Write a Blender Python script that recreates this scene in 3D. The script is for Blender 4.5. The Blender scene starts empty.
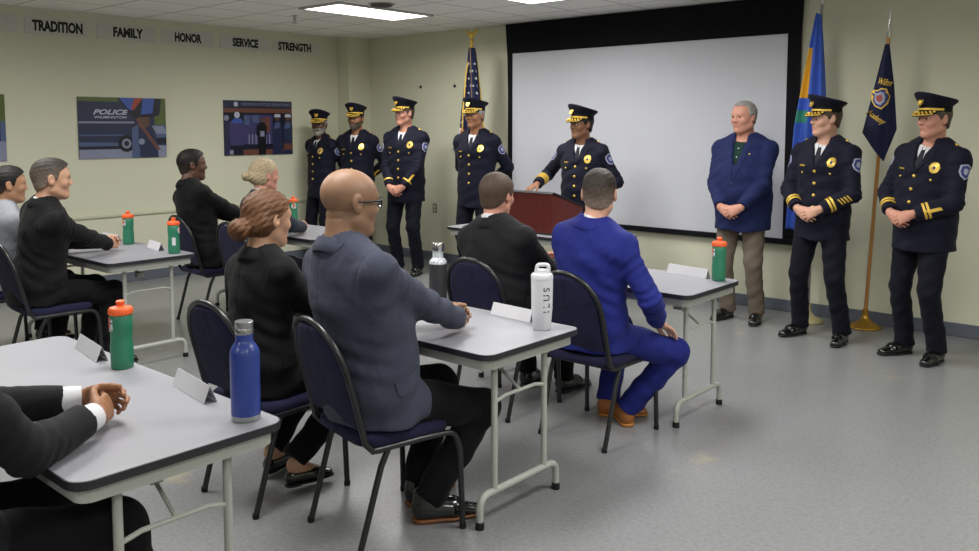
import bpy, bmesh, math, random
import numpy as np
from mathutils import Vector, Matrix
from mathutils.bvhtree import BVHTree
random.seed(7)
np.random.seed(7)
SC = bpy.context.scene
COL = SC.collection
PI = math.pi

# ---------------------------------------------------------------- tagging
def tag(o, label=None, cat=None, group=None, kind=None):
    if label: o['label'] = label
    if cat: o['category'] = cat
    if group: o['group'] = group
    if kind: o['kind'] = kind
    return o

def thing(name, label, cat, loc=(0, 0, 0), rz=0.0, group=None):
    o = bpy.data.objects.new(name, None)
    o.empty_display_size = 0.1
    COL.objects.link(o)
    o.location = loc
    o.rotation_euler = (0, 0, rz)
    return tag(o, label, cat, group)

def link(name, me, parent=None, label=None):
    o = bpy.data.objects.new(name, me)
    COL.objects.link(o)
    if parent is not None: o.parent = parent
    if label: o['label'] = label
    return o

def copy_tree(o, parent=None):
    c = o.copy()
    COL.objects.link(c)
    if parent is not None:
        c.parent = parent
        c.matrix_parent_inverse = o.matrix_parent_inverse.copy()
    for ch in o.children:
        copy_tree(ch, c)
    return c

# ---------------------------------------------------------------- materials
def lin(c):
    if isinstance(c, str):
        c = tuple(int(c[i:i + 2], 16) / 255 for i in (0, 2, 4))
        c = tuple(x / 12.92 if x <= 0.04045 else ((x + 0.055) / 1.055) ** 2.4 for x in c)
    return (c[0], c[1], c[2], 1.0)

def mat(name, col, rough=0.6, metal=0.0, var=0.0, vscale=30.0, bump=0.0, bscale=200.0, spec=0.5, emit=None, estr=0.0, trans=0.0, coat=0.0, sheen=0.0):
    m = bpy.data.materials.new(name)
    m.use_nodes = True
    nt = m.node_tree
    b = nt.nodes['Principled BSDF']
    c = lin(col)
    b.inputs['Base Color'].default_value = c
    b.inputs['Roughness'].default_value = rough
    b.inputs['Metallic'].default_value = metal
    b.inputs['Specular IOR Level'].default_value = spec
    if trans: b.inputs['Transmission Weight'].default_value = trans
    if coat: b.inputs['Coat Weight'].default_value = coat
    if sheen: b.inputs['Sheen Weight'].default_value = sheen
    if emit:
        b.inputs['Emission Color'].default_value = lin(emit)
        b.inputs['Emission Strength'].default_value = estr
    tc = nt.nodes.new('ShaderNodeTexCoord')
    n = nt.nodes.new('ShaderNodeTexNoise')
    n.inputs['Scale'].default_value = vscale
    n.inputs['Detail'].default_value = 3
    nt.links.new(tc.outputs['Object'], n.inputs['Vector'])
    mx = nt.nodes.new('ShaderNodeMix')
    mx.data_type = 'RGBA'
    v = max(var, 0.02)
    mx.inputs[6].default_value = (c[0] * (1 - v), c[1] * (1 - v), c[2] * (1 - v), 1)
    mx.inputs[7].default_value = (min(1, c[0] * (1 + v)), min(1, c[1] * (1 + v)), min(1, c[2] * (1 + v)), 1)
    nt.links.new(n.outputs['Fac'], mx.inputs[0])
    nt.links.new(mx.outputs[2], b.inputs['Base Color'])
    if bump:
        n2 = nt.nodes.new('ShaderNodeTexNoise')
        n2.inputs['Scale'].default_value = bscale
        n2.inputs['Detail'].default_value = 2
        nt.links.new(tc.outputs['Object'], n2.inputs['Vector'])
        bp = nt.nodes.new('ShaderNodeBump')
        bp.inputs['Strength'].default_value = bump
        bp.inputs['Distance'].default_value = 0.004
        nt.links.new(n2.outputs['Fac'], bp.inputs['Height'])
        nt.links.new(bp.outputs['Normal'], b.inputs['Normal'])
    return m

def cloth(name, col, rough=0.85, bump=0.25, var=0.1):
    """fabric: broad soft creases plus a fine weave"""
    m = mat(name, col, rough, var=var, vscale=9, spec=0.2, sheen=0.03)
    nt = m.node_tree
    b = nt.nodes['Principled BSDF']
    tc = nt.nodes.new('ShaderNodeTexCoord')
    mp = nt.nodes.new('ShaderNodeMapping')
    mp.inputs['Scale'].default_value = (1.0, 1.0, 0.85)
    n1 = nt.nodes.new('ShaderNodeTexNoise'); n1.inputs['Scale'].default_value = 6.5; n1.inputs['Detail'].default_value = 2
    n1.inputs['Distortion'].default_value = 0.7
    n2 = nt.nodes.new('ShaderNodeTexNoise'); n2.inputs['Scale'].default_value = 420
    nt.links.new(tc.outputs['Object'], mp.inputs['Vector'])
    nt.links.new(mp.outputs['Vector'], n1.inputs['Vector'])
    nt.links.new(tc.outputs['Object'], n2.inputs['Vector'])
    b1 = nt.nodes.new('ShaderNodeBump'); b1.inputs['Strength'].default_value = bump * 1.1; b1.inputs['Distance'].default_value = 0.03
    b2 = nt.nodes.new('ShaderNodeBump'); b2.inputs['Strength'].default_value = bump; b2.inputs['Distance'].default_value = 0.002
    nt.links.new(n1.outputs['Fac'], b1.inputs['Height'])
    nt.links.new(n2.outputs['Fac'], b2.inputs['Height'])
    nt.links.new(b1.outputs['Normal'], b2.inputs['Normal'])
    nt.links.new(b2.outputs['Normal'], b.inputs['Normal'])
    return m

def nd(nt, t, **kw):
    n = nt.nodes.new(t)
    for k, v in kw.items():
        if k.startswith('i_'):
            n.inputs[int(k[2:])].default_value = v
        else:
            setattr(n, k, v)
    return n

def grid_mat(name, col, linecol, step, ox, oy, w, rough, var, vscale, bump=0.0, speck=0.0, stain=None, spec=0.5):
    """surface with a square grid of joints along world X and Y"""
    m = mat(name, col, rough, var=var, vscale=vscale, spec=spec)
    nt = m.node_tree
    b = nt.nodes['Principled BSDF']
    base = b.inputs['Base Color'].links[0].from_socket
    geo = nd(nt, 'ShaderNodeNewGeometry')
    sep = nd(nt, 'ShaderNodeSeparateXYZ')
    nt.links.new(geo.outputs['Position'], sep.inputs[0])
    ms = []
    for ax, off in ((0, ox), (1, oy)):
        a = nd(nt, 'ShaderNodeMath', operation='SUBTRACT'); a.inputs[1].default_value = off - 100 * step
        nt.links.new(sep.outputs[ax], a.inputs[0])
        p = nd(nt, 'ShaderNodeMath', operation='PINGPONG'); p.inputs[1].default_value = step / 2
        nt.links.new(a.outputs[0], p.inputs[0])
        l = nd(nt, 'ShaderNodeMath', operation='LESS_THAN'); l.inputs[1].default_value = w / 2
        nt.links.new(p.outputs[0], l.inputs[0])
        ms.append(l)
    mx = nd(nt, 'ShaderNodeMath', operation='MAXIMUM')
    nt.links.new(ms[0].outputs[0], mx.inputs[0]); nt.links.new(ms[1].outputs[0], mx.inputs[1])
    c = nd(nt, 'ShaderNodeMix', data_type='RGBA')
    nt.links.new(mx.outputs[0], c.inputs[0]); nt.links.new(base, c.inputs[6]); c.inputs[7].default_value = lin(linecol)
    out = c.outputs[2]
    if speck:
        n = nd(nt, 'ShaderNodeTexNoise'); n.inputs['Scale'].default_value = 55; n.inputs['Detail'].default_value = 6
        nt.links.new(geo.outputs['Position'], n.inputs['Vector'])
        r = nd(nt, 'ShaderNodeMapRange'); r.inputs[1].default_value = 0.42; r.inputs[2].default_value = 0.7; r.inputs[3].default_value = 0; r.inputs[4].default_value = speck
        nt.links.new(n.outputs['Fac'], r.inputs[0])
        c2 = nd(nt, 'ShaderNodeMix', data_type='RGBA', blend_type='MULTIPLY')
        nt.links.new(r.outputs[0], c2.inputs[0]); nt.links.new(out, c2.inputs[6]); c2.inputs[7].default_value = (0.45, 0.45, 0.45, 1)
        out = c2.outputs[2]
    if stain:
        n = nd(nt, 'ShaderNodeTexNoise'); n.inputs['Scale'].default_value = 2.3; n.inputs['Detail'].default_value = 6; n.inputs['Roughness'].default_value = 0.65
        nt.links.new(geo.outputs['Position'], n.inputs['Vector'])
        r = nd(nt, 'ShaderNodeMapRange'); r.inputs[1].default_value = 0.63; r.inputs[2].default_value = 0.74; r.inputs[3].default_value = 0; r.inputs[4].default_value = 0.55
        nt.links.new(n.outputs['Fac'], r.inputs[0])
        c3 = nd(nt, 'ShaderNodeMix', data_type='RGBA')
        nt.links.new(r.outputs[0], c3.inputs[0]); nt.links.new(out, c3.inputs[6]); c3.inputs[7].default_value = lin(stain)
        out = c3.outputs[2]
    nt.links.new(out, b.inputs['Base Color'])
    return m

def wood_mat(name, c1, c2, rough, scale=(6, 6, 0.8)):
    m = mat(name, c1, rough, coat=0.2)
    nt = m.node_tree
    b = nt.nodes['Principled BSDF']
    tc = nd(nt, 'ShaderNodeTexCoord')
    mp = nd(nt, 'ShaderNodeMapping'); mp.inputs['Scale'].default_value = scale
    n = nd(nt, 'ShaderNodeTexNoise'); n.inputs['Scale'].default_value = 8; n.inputs['Detail'].default_value = 5; n.inputs['Distortion'].default_value = 0.6
    nt.links.new(tc.outputs['Object'], mp.inputs['Vector']); nt.links.new(mp.outputs['Vector'], n.inputs['Vector'])
    r = nd(nt, 'ShaderNodeMix', data_type='RGBA'); r.inputs[6].default_value = lin(c1); r.inputs[7].default_value = lin(c2)
    nt.links.new(n.outputs['Fac'], r.inputs[0]); nt.links.new(r.outputs[2], b.inputs['Base Color'])
    return m

M = {}
M['wall'] = mat('painted_wall', 'D2D2BC', 0.7, var=0.03, vscale=2, bump=0.05, bscale=60, spec=0.3)
M['floor'] = grid_mat('vinyl_floor', '868789', '838487', 0.305, -2.1, 0.1, 0.003, 0.28, 0.05, 1.3, speck=0.42, stain='B0A27C')
M['ceil'] = grid_mat('ceiling_tiles', 'F7F6F2', 'C4C3BE', 0.61, -6.725, 4.93, 0.022, 0.9, 0.05, 25, spec=0.1)
M['base'] = mat('rubber_baseboard', '5B616C', 0.5)
M['trim'] = mat('wall_trim', 'C3C5AE', 0.5)
M['black'] = mat('black_plastic', '14151A', 0.45)
M['blackmetal'] = mat('black_metal', '17181B', 0.32, spec=0.6)
M['rubber'] = mat('rubber', '0E0E10', 0.7)
M['screen'] = mat('screen_fabric', 'C8CAD2', 0.75, var=0.01, vscale=3, spec=0.2)
M['drape'] = mat('black_masking', '0B0C12', 0.8, spec=0.2)
M['steel'] = mat('steel', 'A9ABAD', 0.3, 0.95, var=0.05)
M['chrome'] = mat('chrome', 'D0D2D4', 0.15, 1.0)
M['brass'] = mat('brass', 'B98F3C', 0.3, 0.9, var=0.1)
M['gold'] = mat('gold_braid', 'E3BC4E', 0.45, 0.25, var=0.12, vscale=200)
M['goldmetal'] = mat('gold_metal', 'E2BF5C', 0.3, 0.7)
M['laminate'] = mat('grey_laminate', '8F8F96', 0.4, var=0.03, vscale=60)
M['edge'] = mat('dark_edge', '202128', 0.5)
M['tableframe'] = mat('grey_enamel', 'A8AAA4', 0.4, var=0.03)
M['navyfab'] = cloth('navy_upholstery', '1E1F3A', 0.9, 0.5, 0.25)
M['white'] = mat('white_paper', 'C6C6CB', 0.7)
M['whiteplastic'] = mat('white_enamel', 'CFD0D6', 0.35)
M['green'] = mat('green_plastic', '2A7659', 0.4, var=0.05)
M['orange'] = mat('orange_plastic', 'E8642F', 0.45)
M['bluebottle'] = mat('blue_enamel', '263C8C', 0.35, var=0.04, vscale=400, coat=0.2)
M['blackbottle'] = mat('black_enamel', '26262A', 0.5)
M['clear'] = mat('clear_plastic', 'C9D0D8', 0.1, 0.35, spec=0.8)
M['ink'] = mat('black_ink', '131313', 0.7)
M['greyink'] = mat('grey_ink', '3E4046', 0.6)
M['cherry'] = wood_mat('cherry_veneer', '4A1A17', '6A2A22', 0.35)
M['lecttop'] = mat('lectern_trim', '1E1F24', 0.5)
M['polewood'] = wood_mat('pole_wood', 'B07A3A', 'C4914C', 0.4)
M['lampglass'] = mat('lamp_diffuser', 'FFFFFF', 0.5, emit='FFFDF8', estr=2.2)
M['lampframe'] = mat('lamp_frame', 'B9B8B2', 0.5)

# ---------------------------------------------------------------- mesh builder
class MB:
    def __init__(s):
        s.v = []; s.f = []; s.m = []
    def add(s, vs, fs, mi=0):
        k = len(s.v)
        s.v += [tuple(v) for v in vs]
        s.f += [tuple(i + k for i in f) for f in fs]
        s.m += [mi] * len(fs)
        return s
    def box(s, lo, hi, mi=0, M4=None):
        x0, y0, z0 = lo; x1, y1, z1 = hi
        vs = [Vector(p) for p in ((x0, y0, z0), (x1, y0, z0), (x1, y1, z0), (x0, y1, z0), (x0, y0, z1), (x1, y0, z1), (x1, y1, z1), (x0, y1, z1))]
        if M4 is not None: vs = [M4 @ v for v in vs]
        return s.add(vs, ((0, 3, 2, 1), (4, 5, 6, 7), (0, 1, 5, 4), (1, 2, 6, 5), (2, 3, 7, 6), (3, 0, 4, 7)), mi)
    def rbox(s, lo, hi, r=0.01, mi=0, M4=None, seg=2):
        bm = bmesh.new()
        bmesh.ops.create_cube(bm, size=1)
        for v in bm.verts:
            v.co = Vector([lo[i] + (v.co[i] + 0.5) * (hi[i] - lo[i]) for i in range(3)])
        bmesh.ops.bevel(bm, geom=bm.edges[:], offset=r, segments=seg, profile=0.5, affect='EDGES')
        return s.bm(bm, mi, M4)
    def bm(s, bm, mi=0, M4=None):
        bm.verts.ensure_lookup_table()
        bm.verts.index_update()
        vs = [v.co.copy() for v in bm.verts]
        if M4 is not None: vs = [M4 @ v for v in vs]
        fs = [[v.index for v in f.verts] for f in bm.faces]
        bm.free()
        return s.add(vs, fs, mi)
    def tube(s, pts, r, n=10, mi=0, caps=True, closed=False):
        pts = [Vector(p) for p in pts]
        rs = r if isinstance(r, (list, tuple)) else [r] * len(pts)
        L = len(pts)
        vs = []; fs = []
        up = None
        for i, p in enumerate(pts):
            if closed: t = pts[(i + 1) % L] - pts[i - 1]
            else: t = pts[min(i + 1, L - 1)] - pts[max(i - 1, 0)]
            t.normalize()
            if up is None:
                up = t.orthogonal().normalized()
            up = (up - t * up.dot(t))
            if up.length < 1e-5: up = t.orthogonal()
            up.normalize()
            w = t.cross(up)
            for k in range(n):
                a = 2 * PI * k / n
                vs.append(p + (up * math.cos(a) + w * math.sin(a)) * rs[i])
        for i in range(L if closed else L - 1):
            j = (i + 1) % L
            for k in range(n):
                k2 = (k + 1) % n
                fs.append((i * n + k, i * n + k2, j * n + k2, j * n + k))
        if caps and not closed:
            fs.append(tuple(range(n - 1, -1, -1)))
            fs.append(tuple((L - 1) * n + k for k in range(n)))
        return s.add(vs, fs, mi)
    def lathe(s, prof, n=24, mi=0, M4=None, sx=1.0, sy=1.0):
        vs = []; fs = []
        for r, z in prof:
            for k in range(n):
                a = 2 * PI * k / n
                vs.append(Vector((r * math.cos(a) * sx, r * math.sin(a) * sy, z)))
        L = len(prof)
        for i in range(L - 1):
            for k in range(n):
                k2 = (k + 1) % n
                fs.append((i * n + k, i * n + k2, (i + 1) * n + k2, (i + 1) * n + k))
        if prof[0][0] > 1e-6: fs.append(tuple(range(n - 1, -1, -1)))
        if prof[-1][0] > 1e-6: fs.append(tuple((L - 1) * n + k for k in range(n)))
        if M4 is not None: vs = [M4 @ v for v in vs]
        return s.add(vs, fs, mi)
    def prism(s, poly, z0, z1, mi=0, M4=None, f=None):
        """extrude a polygon (x, y); f maps (x, y, z) elsewhere"""
        n = len(poly)
        vs = [Vector((x, y, z0)) for x, y in poly] + [Vector((x, y, z1)) for x, y in poly]
        if f: vs = [Vector(f(*v)) for v in vs]
        if M4 is not None: vs = [M4 @ v for v in vs]
        fs = [tuple(range(n - 1, -1, -1)), tuple(range(n, 2 * n))] + [(i, (i + 1) % n, n + (i + 1) % n, n + i) for i in range(n)]
        return s.add(vs, fs, mi)
    def mesh(s, name, mats, smooth=None):
        me = bpy.data.meshes.new(name)
        me.from_pydata([tuple(v) for v in s.v], [], s.f)
        if not isinstance(mats, (list, tuple)): mats = [mats]
        for m in mats: me.materials.append(m)
        me.polygons.foreach_set('material_index', s.m)
        bm = bmesh.new(); bm.from_mesh(me)
        bmesh.ops.recalc_face_normals(bm, faces=bm.faces[:])
        bm.to_mesh(me); bm.free()
        if smooth is not None:
            me.polygons.foreach_set('use_smooth', [True] * len(me.polygons))
            me.set_sharp_from_angle(angle=math.radians(smooth))
        me.update()
        return me
    def build(s, name, mats, parent=None, smooth=None, label=None):
        return link(name, s.mesh(name, mats, smooth), parent, label)

def arc(c, r, a0, a1, n, u=Vector((1, 0, 0)), v=Vector((0, 0, 1))):
    c = Vector(c)
    return [c + u * (r * math.cos(a0 + (a1 - a0) * i / n)) + v * (r * math.sin(a0 + (a1 - a0) * i / n)) for i in range(n + 1)]

def rrect(w, d, r, n=5):
    """rounded rectangle polygon"""
    out = []
    for cx, cy, a in ((w / 2 - r, d / 2 - r, 0), (-w / 2 + r, d / 2 - r, PI / 2), (-w / 2 + r, -d / 2 + r, PI), (w / 2 - r, -d / 2 + r, 1.5 * PI)):
        for i in range(n + 1):
            t = a + PI / 2 * i / n
            out.append((cx + r * math.cos(t), cy + r * math.sin(t)))
    return out

def fillet(pts, r, n=5):
    """round the corners of a polyline"""
    pts = [Vector(p) for p in pts]
    out = [pts[0]]
    for i in range(1, len(pts) - 1):
        a, b, c = pts[i - 1], pts[i], pts[i + 1]
        d1 = (a - b); d2 = (c - b)
        rr = min(r, d1.length * 0.49, d2.length * 0.49)
        p, q = b + d1.normalized() * rr, b + d2.normalized() * rr
        for k in range(n + 1):
            t = k / n
            out.append(p * (1 - t) ** 2 + b * 2 * t * (1 - t) + q * t * t)
    out.append(pts[-1])
    return out

def text_mb(txt, size, bold=0.0, xs=1.0, depth=0.001, shear=0.0, spacing=1.0):
    """flat lettering centred on the origin in the XY plane, as vertex and face lists"""
    cu = bpy.data.curves.new('lettering', 'FONT')
    cu.body = txt; cu.size = size; cu.offset = bold; cu.extrude = depth; cu.shear = shear
    cu.space_character = spacing
    cu.align_x = 'CENTER'; cu.align_y = 'CENTER'
    cu.resolution_u = 3
    o = bpy.data.objects.new('lettering', cu)
    COL.objects.link(o)
    dg = bpy.context.evaluated_depsgraph_get()
    me = o.evaluated_get(dg).to_mesh()
    vs = [Vector((v.co.x * xs, v.co.y, v.co.z)) for v in me.vertices]
    fs = [tuple(p.vertices) for p in me.polygons]
    o.evaluated_get(dg).to_mesh_clear()
    bpy.data.objects.remove(o); bpy.data.curves.remove(cu)
    # centre on the bounding box
    if vs:
        xc = (min(v.x for v in vs) + max(v.x for v in vs)) / 2; yc = (min(v.y for v in vs) + max(v.y for v in vs)) / 2
        vs = [Vector((v.x - xc, v.y - yc, v.z)) for v in vs]
    return vs, fs

def frame(o, u, v, n):
    return Matrix(((u[0], v[0], n[0], o[0]), (u[1], v[1], n[1], o[1]), (u[2], v[2], n[2], o[2]), (0, 0, 0, 1)))
# ---------------------------------------------------------------- room
XL, XR, YF, YB, ZC = -8.60, 2.6, 7.25, -4.6, 2.735
def struct(name, mb, m, parent=None, smooth=None):
    o = mb.build(name, m, parent, smooth)
    if parent is None: o['kind'] = 'structure'
    return o
T = 0.12
struct('floor', MB().box((XL - T, YB - T, -0.1), (XR + T, YF + T, 0)), M['floor'])
struct('ceiling', MB().box((XL - T, YB - T, ZC), (XR + T, YF + T, ZC + 0.1)), M['ceil'])
struct('wall_front', MB().box((XL - T, YF, 0), (XR + T, YF + T, ZC)), M['wall'])
struct('wall_left', MB().box((XL - T, YB, 0), (XL, YF, ZC)), M['wall'])
struct('wall_right', MB().box((XR, YB, 0), (XR + T, YF, ZC)), M['wall'])
struct('wall_back', MB().box((XL - T, YB - T, 0), (XR + T, YB, ZC)), M['wall'])
struct('wall_corner_pillar', MB().box((XL, 6.9, 0), (-8.38, YF, ZC)), M['wall'])
def baseboard(name, lo, hi):
    struct(name, MB().rbox(lo, hi, 0.004, seg=1), M['base'])
baseboard('baseboard_front', (-8.38, YF - 0.014, 0), (XR, YF, 0.105))
baseboard('baseboard_left', (XL, YB, 0), (XL + 0.014, 6.9, 0.105))
baseboard('baseboard_right', (XR - 0.014, YB, 0), (XR, YF, 0.105))
baseboard('baseboard_back', (XL, YB, 0), (XR, YB + 0.014, 0.105))
baseboard('baseboard_pillar', (XL + 0.014, 6.886, 0), (-8.366, 6.9, 0.105))
struct('trim_1', MB().rbox((XL, YB, 0.695), (XL + 0.02, 6.9, 0.722), 0.004, seg=1), M['trim'])

# ceiling lights (fluorescent panels set in the tile grid)
def ceiling_light(x0, y0, label):
    t = thing('ceiling_light', label, 'ceiling light', (x0 + 0.305, y0 + 0.61, ZC - 0.016), group='fluorescent panels in the ceiling')
    f = MB()
    for lo, hi in (((-0.3, -0.605), (-0.265, 0.605)), ((0.265, -0.605), (0.3, 0.605)), ((-0.265, -0.605), (0.265, -0.57)), ((-0.265, 0.57), (0.265, 0.605))):
        f.box((lo[0], lo[1], 0), (hi[0], hi[1], 0.015))
    f.build('frame', M['lampframe'], t)
    MB().box((-0.265, -0.57, 0.004), (0.265, 0.57, 0.012)).build('diffuser', M['lampglass'], t)
    la = bpy.data.lights.new('tubes', 'AREA')       # the louvred tubes throw their light down and outwards
    la.shape = 'RECTANGLE'; la.size = 0.52; la.size_y = 1.12; la.energy = 25.0; la.spread = math.radians(168); la.color = (1.0, 0.985, 0.95)
    lo = bpy.data.objects.new('tubes', la); COL.objects.link(lo); lo.parent = t; lo.location = (0, 0, -0.004)
    return t
ceiling_light(-6.725, 4.93, 'fluorescent ceiling panel nearest the left wall, above the standing officers')
ceiling_light(-4.895, 4.93, 'fluorescent ceiling panel cut by the picture top, left of the black screen border')
LIGHTS = [(-3.065, 4.32), (-1.235, 2.49), (0.595, 3.71), (-6.725, 1.27), (-4.895, 1.27), (-3.065, 1.27), (0.595, 0.05), (-3.065, -2.39), (-0.005, -2.39)]
for x, y in LIGHTS:
    ceiling_light(x, y, 'fluorescent ceiling panel outside the picture, behind or above the camera')

# ceiling speaker grille and sprinkler
t = thing('ceiling_vent', 'round grey ceiling disc beside the left fluorescent panel', 'ceiling fixture', (-5.92, 5.27, ZC - 0.03))
MB().lathe([(0, 0), (0.085, 0.002), (0.1, 0.012), (0.105, 0.03)], 28).build('grille', mat('dark_grille', '4A4A48', 0.6), t, 40)
MB().lathe([(0.105, 0.022), (0.125, 0.024), (0.128, 0.03)], 28).build('rim', M['lampframe'], t, 40)
t = thing('sprinkler', 'small sprinkler head hanging from the ceiling near the left panel', 'sprinkler', (-7.21, 5.25, ZC))
MB().lathe([(0.03, 0), (0.03, -0.006), (0.012, -0.01), (0.012, -0.035), (0.016, -0.036), (0.016, -0.045), (0.008, -0.05)], 14).build('body', M['steel'], t, 40)
MB().lathe([(0.0, -0.075), (0.03, -0.075), (0.03, -0.078), (0.0, -0.08)], 14).build('deflector', M['steel'], t, 40)
MB().tube([(0.01, 0, -0.048), (0.016, 0, -0.06), (0.003, 0, -0.076)], 0.003, 6).tube([(-0.01, 0, -0.048), (-0.016, 0, -0.06), (-0.003, 0, -0.076)], 0.003, 6).build('arms', M['steel'], t)

# ---------------------------------------------------------------- projection screen
t = thing('projection_screen', 'large white projection screen in a black border on the front wall', 'projection screen', (-4.45, YF - 0.01, 0.60))
sx0, sx1, sz0, sz1 = -1.53, 1.53, 0.04, 1.81
MB().box((sx0, -0.028, sz0), (sx1, -0.022, sz1)).build('screen_surface', M['screen'], t)
b = MB()
b.prism([(-1.625, 2.128), (1.66, 2.128), (1.645, sz1), (-1.60, sz1)], -0.021, -0.035, f=lambda x, z, y: (x, y, z))
b.build('top_mask', M['drape'], t)
MB().prism([(-1.60, sz1), (sx0 + 0.001, sz1), (sx0 + 0.001, sz0), (-1.555, sz0)], -0.021, -0.033, f=lambda x, z, y: (x, y, z)).build('side_mask', M['drape'], t)
MB().prism([(1.645, sz1), (sx1 - 0.001, sz1), (sx1 - 0.001, sz0), (1.63, sz0)], -0.021, -0.033, f=lambda x, z, y: (x, y, z)).build('side_mask', M['drape'], t)
MB().rbox((-1.555, -0.05, -0.005), (1.635, -0.004, 0.045), 0.008).build('bottom_bar', M['drape'], t)
MB().box((-1.6, -0.02, 0.03), (1.63, -0.003, 2.12)).build('backing', M['drape'], t)

# ---------------------------------------------------------------- signs on the left wall
SIGNM = mat('sign_board', 'C9C9C2', 0.6)
def wall_sign(y0, y1, z0, z1, txt, label, ty=None, th=0.1, xs=0.78):
    t = thing('wall_sign', label, 'sign', (XL + 0.001, (y0 + y1) / 2, (z0 + z1) / 2), group='word signs along the left wall')
    w, h = (y1 - y0) / 2, (z1 - z0) / 2
    MB().rbox((0, -w, -h), (0.008, w, h), 0.002, seg=1).build('board', SIGNM, t)
    if txt:
        vs, fs = text_mb(txt, 0.148, bold=0.0075, xs=xs, depth=0.0008)
        off = (ty - (y0 + y1) / 2) if ty is not None else 0
        sc = th / (max(v.y for v in vs) - min(v.y for v in vs))
        MB().add([(0.0092 + v.z, v.x * sc + off, v.y * sc) for v in vs], fs).build('lettering', M['ink'], t)
    return t
wall_sign(2.45, 3.13, 2.495, 2.655, None, 'blank pale sign cut by the left picture edge, left of TRADITION')
wall_sign(3.20, 3.79, 2.495, 2.652, 'TRADITION', 'pale wall sign lettered TRADITION in black', 3.50, 0.107, 0.66)
wall_sign(3.87, 4.49, 2.495, 2.652, 'FAMILY', 'pale wall sign lettered FAMILY in black', 4.195, 0.1, 0.74)
wall_sign(4.555, 5.16, 2.495, 2.652, 'HONOR', 'pale wall sign lettered HONOR in black', 4.86, 0.1, 0.66)
wall_sign(5.236, 5.90, 2.495, 2.648, 'SERVICE', 'pale wall sign lettered SERVICE in black', 5.57, 0.1, 0.74)
wall_sign(5.94, 6.62, 2.498, 2.646, 'STRENGTH', 'pale wall sign lettered STRENGTH in black', 6.25, 0.1, 0.76)

# ---------------------------------------------------------------- posters (printed photographs on boards)
def pm(n, c): return mat('print_' + n, c, 0.35)
PM = [pm('navy', '252C49'), pm('dark', '15182A'), pm('grey', '8388A0'), pm('green', '55632F'), pm('blue', '3B57A8'), pm('red', 'A0402F'), pm('skin', '5E4538'), pm('white', 'B5BBCB'), pm('purple', '3E3A68'), pm('brown', '6B4338'), pm('steel', '4B5A80'), pm('black', '0E0F18')]
class Print:
    """flat printed shapes on a board lying in the YZ plane, facing +X; coordinates 0..1"""
    def __init__(s, y0, y1, z0, z1):
        s.mb = MB(); s.k = 0; s.w = y1 - y0; s.h = z1 - z0
    def poly(s, pts, mi):
        s.k += 1
        x = 0.0125 + 0.0002 * s.k
        vs = [(x, (u - 0.5) * s.w, (v - 0.5) * s.h) for u, v in pts]
        s.mb.add(vs, [tuple(range(len(vs)))], mi)
    def rect(s, u0, v0, u1, v1, mi): s.poly([(u0, v0), (u1, v0), (u1, v1), (u0, v1)], mi)
    def disc(s, u, v, r, mi, ry=None, n=18):
        ry = ry or r * s.w / s.h
        s.poly([(u + r * math.cos(2 * PI * i / n), v + ry * math.sin(2 * PI * i / n)) for i in range(n)], mi)
    def text(s, txt, u, v, h, mi, wid, shear=0.0, bold=0.0):
        vs, fs = text_mb(txt, 0.1, bold=bold, depth=0, shear=shear)
        s.k += 1
        x = 0.0125 + 0.0002 * s.k
        hh = max(q.y for q in vs) - min(q.y for q in vs); ww = max(q.x for q in vs) - min(q.x for q in vs)
        s.mb.add([(x, (u - 0.5) * s.w + q.x * wid * s.w / ww, (v - 0.5) * s.h + q.y * h * s.h / hh) for q in vs], fs, mi)
def poster(y0, y1, z0, z1, label, draw):
    t = thing('photo_print', label, 'wall photo', (XL, (y0 + y1) / 2, (z0 + z1) / 2), group='photo prints on the left wall')
    MB().box((0.001, -(y1 - y0) / 2, -(z1 - z0) / 2), (0.0125, (y1 - y0) / 2, (z1 - z0) / 2)).build('board', PM[1], t)
    p = Print(y0, y1, z0, z1); draw(p)
    p.mb.build('picture', PM, t)
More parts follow.
